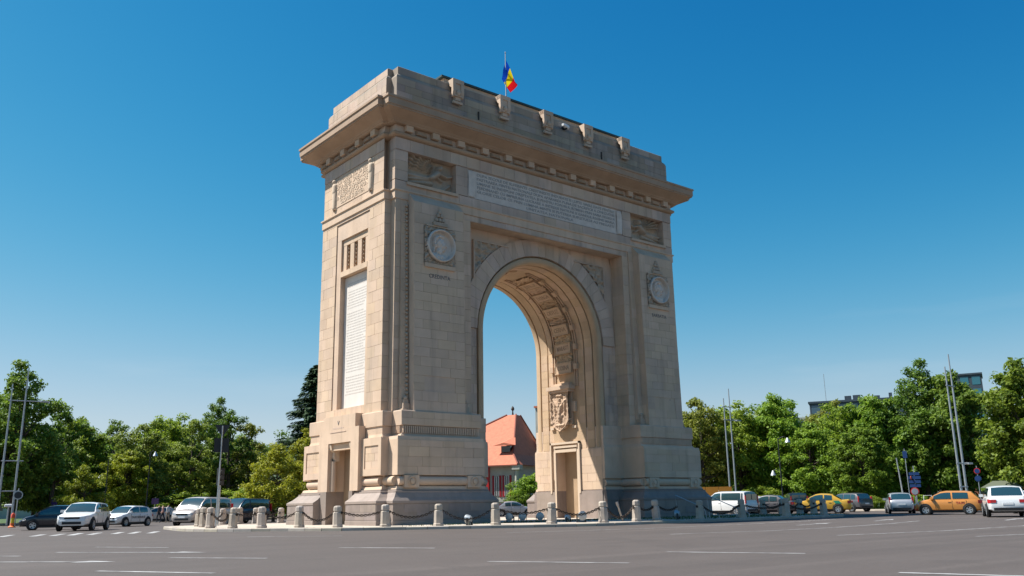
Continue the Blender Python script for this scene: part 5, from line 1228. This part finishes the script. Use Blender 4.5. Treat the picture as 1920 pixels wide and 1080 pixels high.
# ------------------------------------------------------------------ masts, lamps and signs
def mast(u1, u2, d, h1, h2, label, bars, top_u=None):
    """a pair of slim steel poles tied by crossbars; the poles lean together a little"""
    p, q = spot(u1, d), spot(u2, d+.6); aw, lf = view_dirs(u1)
    e = empty('lighting_mast', p, 0, label=label, cat='mast', group='twin lighting masts')
    dq = q-p; ln = -lf*0
    t1, t2 = Vector((0,0,h1))+ln, dq+Vector((0,0,h2))+ln
    MB().tube([(0,0,0),t1*.5,t1], [.10,.085,.05], 10).build('pole', M['steel'], e, smooth=40)
    MB().tube([dq,(dq+t2)/2,t2], [.10,.085,.05], 10).build('pole', M['steel'], e, smooth=40)
    for z, ext in bars:
        a = t1*(z/h1); c = dq+(t2-dq)*(z/h2); dd = (c-a).normalized()
        MB().tube([a-dd*.2, c+dd*ext], .045, 8).build('crossbar', M['steel'], e, smooth=40)
        if ext > .6:
            l_ = c+dd*ext; MB().box(l_.x-.35, l_.x+.35, l_.y-.2, l_.y+.2, l_.z-.06, l_.z+.08).build('lamp_head', M['steel'], e)
mast(-8, 20, 76, 12.4, 13.9, 'twin grey lighting mast at the far left', [(10.9,1.6),(5.6,.4),(3.0,.25)])
mast(1372, 1383, 92, 11.9, 13.0, 'twin grey lighting mast right of the arch', [(11.0,.3),(9.6,1.2),(1.6,.3)])
mast(1808, 1818, 68, 11.3, 12.4, 'twin grey lighting mast at right behind the orange car', [(9.8,.4),(3.7,1.0),(1.9,.3)])
def lamp_post(u, d, h, label, arms, z=-.07):
    e = empty('street_lamp', spot(u, d, z), 0, label=label, cat='street lamp', group='park street lamps'); aw, lf = view_dirs(u)
    MB().tube([(0,0,0),(0,0,h*.3),(0,0,h)], [.1,.07,.05], 8).build('post', M['dark_metal'], e, smooth=40)
    for a, z_ in arms:
        c = -lf*a; MB().tube([(0,0,z_),(c.x*.6,c.y*.6,z_+.25),(c.x,c.y,z_+.05)], .03, 6).build('arm', M['dark_metal'], e)
        MB().lathe([(.05,.1),(.12,.0),(.30,-.38),(.26,-.38),(.0,-.2)], (c.x,c.y,z_), 12).build('lamp_shade', M['steel'], e, smooth=40)
lamp_post(1470, 90, 7.3, 'park lamp post with two bell shades before the chestnut tree', [(.95,7.2),(-.75,3.9)])
lamp_post(193, 92, 6.4, 'slim park lamp post behind the white SUV', [(-.7,4.6)])
lamp_post(272, 96, 7.4, 'slim lamp post rising above the trees behind the hatchback', [(.5,7.3)])
lp2 = empty('plain_post', spot(1698, 84, -.07), 0, label='plain grey leaning pole above the silver hatchback', cat='pole')
aw, lf = view_dirs(1698); MB().tube([(0,0,0),lf*.28+Vector((0,0,4.8))], [.09,.06], 8).build('post', M['steel'], lp2, smooth=40)
# sign post by the left bollards: sign backs and a signal head
sp = empty('traffic_sign_post', spot(404, 49.0, -.06), 0, label='tall grey post at left with the back of a yield sign and a dark board', cat='sign post'); aw, lf = view_dirs(404)
rt = -lf
MB().tube([(0,0,-.1),rt*.03+Vector((0,0,2.6)),rt*.06+Vector((0,0,5.6))], [.05,.042,.035], 10).build('post', M['steel'], sp, smooth=40)
def plate(pts, off, mt, nm, parent, th=.03, dy=0.):
    b = MB(); r0_ = [off+rt*x+Vector((0,0,z))+aw*dy for x, z in pts]; b.loft([r0_, [p+aw*th for p in r0_]]); return b.build(nm, mt, parent)
o5 = rt*.06
plate([(-.42,5.66),(.42,5.66),(0,4.93)], o5, M['dark_metal'], 'yield_sign_back', sp, dy=.07)
plate([(-.40,4.1),(.40,4.1),(.40,4.9),(-.40,4.9)], rt*.05, M['black'], 'sign_board', sp, dy=.07)
b = MB(); c = rt*.02+aw*.9; 
sg = empty('traffic_signal', spot(408, 57, -.06), 0, label='dark traffic signal head seen from behind, right of the left sign post', cat='traffic light')
MB().tube([(0,0,0),(0,0,3.6)], .06, 8).build('post', M['steel'], sg, smooth=40)
MB().box(-.2,.2,-.15,.15,2.5,3.6).build('signal_head', M['black'], sg)
for z in (2.65,3.0,3.35): MB().lathe([(.0,-.3),(.13,-.3),(.14,-.14),(0,-.14)], (0,0,z), 10, 'y').build('lamp_hood', M['dark_metal'], sg)
def sign(u, d, h, items, label, lean=0., z=-.07):
    e = empty('traffic_sign', spot(u, d, z), 0, label=label, cat='traffic sign', group='traffic signs by the roads'); a_, l_ = view_dirs(u); r_ = -l_
    MB().tube([(0,0,0),r_*lean+Vector((0,0,h))], .035, 8).build('post', M['steel'], e, smooth=40)
    for kind, cz, s, mt, mt2 in items:
        o = r_*(lean*cz/h)-a_*.05
        if kind == 'disc':
            for k, (rr, m_) in enumerate(((s, mt), (s*.78, mt2))):
                b = MB(); ring = [o-a_*(.012*k)+r_*(rr*math.cos(t))+Vector((0,0,cz+rr*math.sin(t))) for t in [2*math.pi*q/20 for q in range(20)]]; b.loft([ring, [p+a_*.02 for p in ring]]); b.build('sign_disc' if k == 0 else 'sign_face', m_, e)
        else:
            w_, h_ = s; ring = [o+r_*x+Vector((0,0,cz+z_)) for x, z_ in ((-w_/2,-h_/2),(w_/2,-h_/2),(w_/2,h_/2),(-w_/2,h_/2))]; b = MB(); b.loft([ring, [p+a_*.02 for p in ring]]); b.build('sign_plate', mt, e)
    return e
sign(27, 60, 2.6, [('disc',2.15,.3,M['steel'],M['dark_metal'])], 'grey round sign seen from behind beside the orange marker post', z=-.05)
ds = sign(1722, 73, 3.6, [('rect',2.95,(.80,.24),M['blue_sign'],None),('rect',2.63,(.95,.26),M['blue_sign'],None),('rect',2.30,(.9,.24),M['blue_sign'],None),('rect',1.98,(.85,.24),M['blue_sign'],None)], 'stack of four blue direction signs left of the orange car')
aw, lf = view_dirs(1722); q = -aw*.075-(-lf)*.25
MB().lathe([(0,-.02),(.15,-.02),(.15,.0),(0,0)], (q.x, q.y, 2.63), 12, 'y').build('red_roundel', mat('sign_red_orange', (.70,.10,.02), .5), ds)
sign(1709, 76, 5.2, [('rect',4.7,(.35,.6),M['blue_sign'],None)], 'narrow blue sign high on a thin post left of the direction signs')
rs = sign(1720, 66, 1.75, [('disc',1.45,.30,M['red'],M['steel'])], 'round white sign with red rim in front of the blue direction signs')
sign(1842, 70, 3.4, [('disc',3.0,.24,M['red'],M['blue_sign']),('disc',2.4,.24,M['blue_sign'],M['blue_sign'])], 'red rimmed sign above a blue disc left of the white SUV')
sign(288, 93, 2.4, [('rect',2.0,(.7,.6),mat('purple_board', (.06,.03,.10), .6),None)], 'small dark purple board on a post near the pedestrians')
sign(98, 88, 2.4, [('rect',2.0,(.5,.5),mat('violet_board', (.05,.02,.14), .6),None)], 'small violet board under the trees above the black people carrier')
wf = empty('metal_stand', spot(1735, 68, -.07), 0, label='low white metal frame stand beside the round sign', cat='stand'); aw, lf = view_dirs(1735); r_ = -lf
b = MB(); b.tube([Vector((0,0,0)),Vector((0,0,1.15)),r_*.55+Vector((0,0,1.15)),r_*.55], .03, 6); b.build('frame', M['white'], wf)
# orange and yellow marker post on the left corner island
mk = empty('marker_post', spot(22, 60, -.05), 0, label='orange and yellow plastic marker post at the far left kerb', cat='marker')
MB().lathe([(.24,0),(.24,.05),(.13,.12),(.12,.3),(0,.3)], (0,0,0), 12).build('base', mat('marker_orange', (.80,.16,.03), .5), mk, smooth=40)
MB().lathe([(.11,.28),(.11,.66),(0,.66)], (0,0,0), 12).build('sleeve', M['yellow'], mk, smooth=40)
MB().lathe([(.13,.64),(.13,.86),(.06,.96),(0,.97)], (0,0,0), 12).build('cap', mat('marker_cap', (.72,.08,.03), .5), mk, smooth=40)
ht = empty('mast_lamp', spot(12, 74.5, -.05), 0, label='white cylinder lamp on the leftmost mast near its foot', cat='lamp')
MB().lathe([(0,-.3),(.12,-.3),(.14,.2),(0,.2)], (0,0,1.6), 10, 'x').build('lamp_body', M['white'], ht, smooth=40)
MB().box(-.05,.05,-.05,.05,0,1.5).build('stand', M['steel'], ht)
# ------------------------------------------------------------------ pedestrians under the trees
def person(u, d, label, top, legs, turn, stride=.28, h=1.74):
    e = empty('person', spot(u, d, -.2), turn, label=label, cat='person', group='pedestrians by the left road')
    s = h/1.74
    def skin(name, verts, edges, radii, mt, root=0):
        me = bpy.data.meshes.new(name); me.from_pydata([Vector(v)*s for v in verts], edges, [])
        o = bpy.data.objects.new(name, me); COL.objects.link(o); sm = o.modifiers.new('s', 'SKIN')
        for i, r_ in enumerate(radii): me.skin_vertices[0].data[i].radius = (r_*s, r_*s)
        me.skin_vertices[0].data[root].use_root = True
        o.modifiers.new('u', 'SUBSURF').levels = 1
        dg = bpy.context.evaluated_depsgraph_get(); m2 = bpy.data.meshes.new_from_object(o.evaluated_get(dg)); bpy.data.objects.remove(o)
        m2.name = name
        while len(m2.materials): m2.materials.pop()
        for p in m2.polygons: p.use_smooth = True
        return m2
    st = stride
    V = [(0,0,.96),(0,0,1.18),(0,0,1.40),(.01,0,1.50),(.03,0,1.62),
         (0,.10,.90),(st*.5,.10,.50),(st*.35,.10,.09),(st*.35+.16,.10,.05),
         (0,-.10,.90),(-st*.3,-.10,.50),(-st*.9,-.10,.12),(-st*.9+.14,-.10,.06),
         (0,.20,1.40),(-.08,.24,1.14),(.06,.24,.92),(.09,.24,.82),(0,-.20,1.40),(.06,-.24,1.14),(.22,-.23,.98),(.29,-.22,.93)]
    E_ = [(0,1),(1,2),(2,3),(3,4),(0,5),(5,6),(6,7),(7,8),(0,9),(9,10),(10,11),(11,12),(2,13),(13,14),(14,15),(15,16),(2,17),(17,18),(18,19),(19,20)]
    Rr = [.15,.14,.15,.06,.105,.095,.065,.045,.045,.095,.065,.045,.045,.07,.05,.04,.035,.07,.05,.04,.035]
    m2 = skin('body', V, E_, Rr, None)
    m2.materials.append(top); m2.materials.append(legs); m2.materials.append(SK); m2.materials.append(HR)
    for p in m2.polygons:
        z = p.center.z/s
        p.material_index = 1 if z < .98 and abs(p.center.y) < .19*s else (2 if z > 1.47 or z < .99 else 0)
        if z > 1.62 or (z > 1.54 and p.center.x < -.02*s): p.material_index = 3
    link('body', m2, [], e)
    return e
SK = mat('skin', (.40,.24,.16), .6); HR = mat('hair', (.03,.02,.015), .7)
T = [mat('shirt_white', (.62,.60,.58), .8), mat('shirt_dark', (.05,.045,.05), .8), mat('shirt_pink', (.45,.25,.20), .8), mat('trousers_dark', (.03,.03,.04), .8), mat('trousers_tan', (.26,.20,.15), .8)]
person(297, 86, 'person in a dark top walking, leftmost of the pedestrians left of the beige van', T[1], T[3], 2.2)
person(304, 85, 'person in a tan top walking in the middle of the pedestrian group', T[2], T[3], 2.6, .35)
person(314, 84, 'person in a white top nearest to the beige van front', T[0], T[4], 2.0, .2)
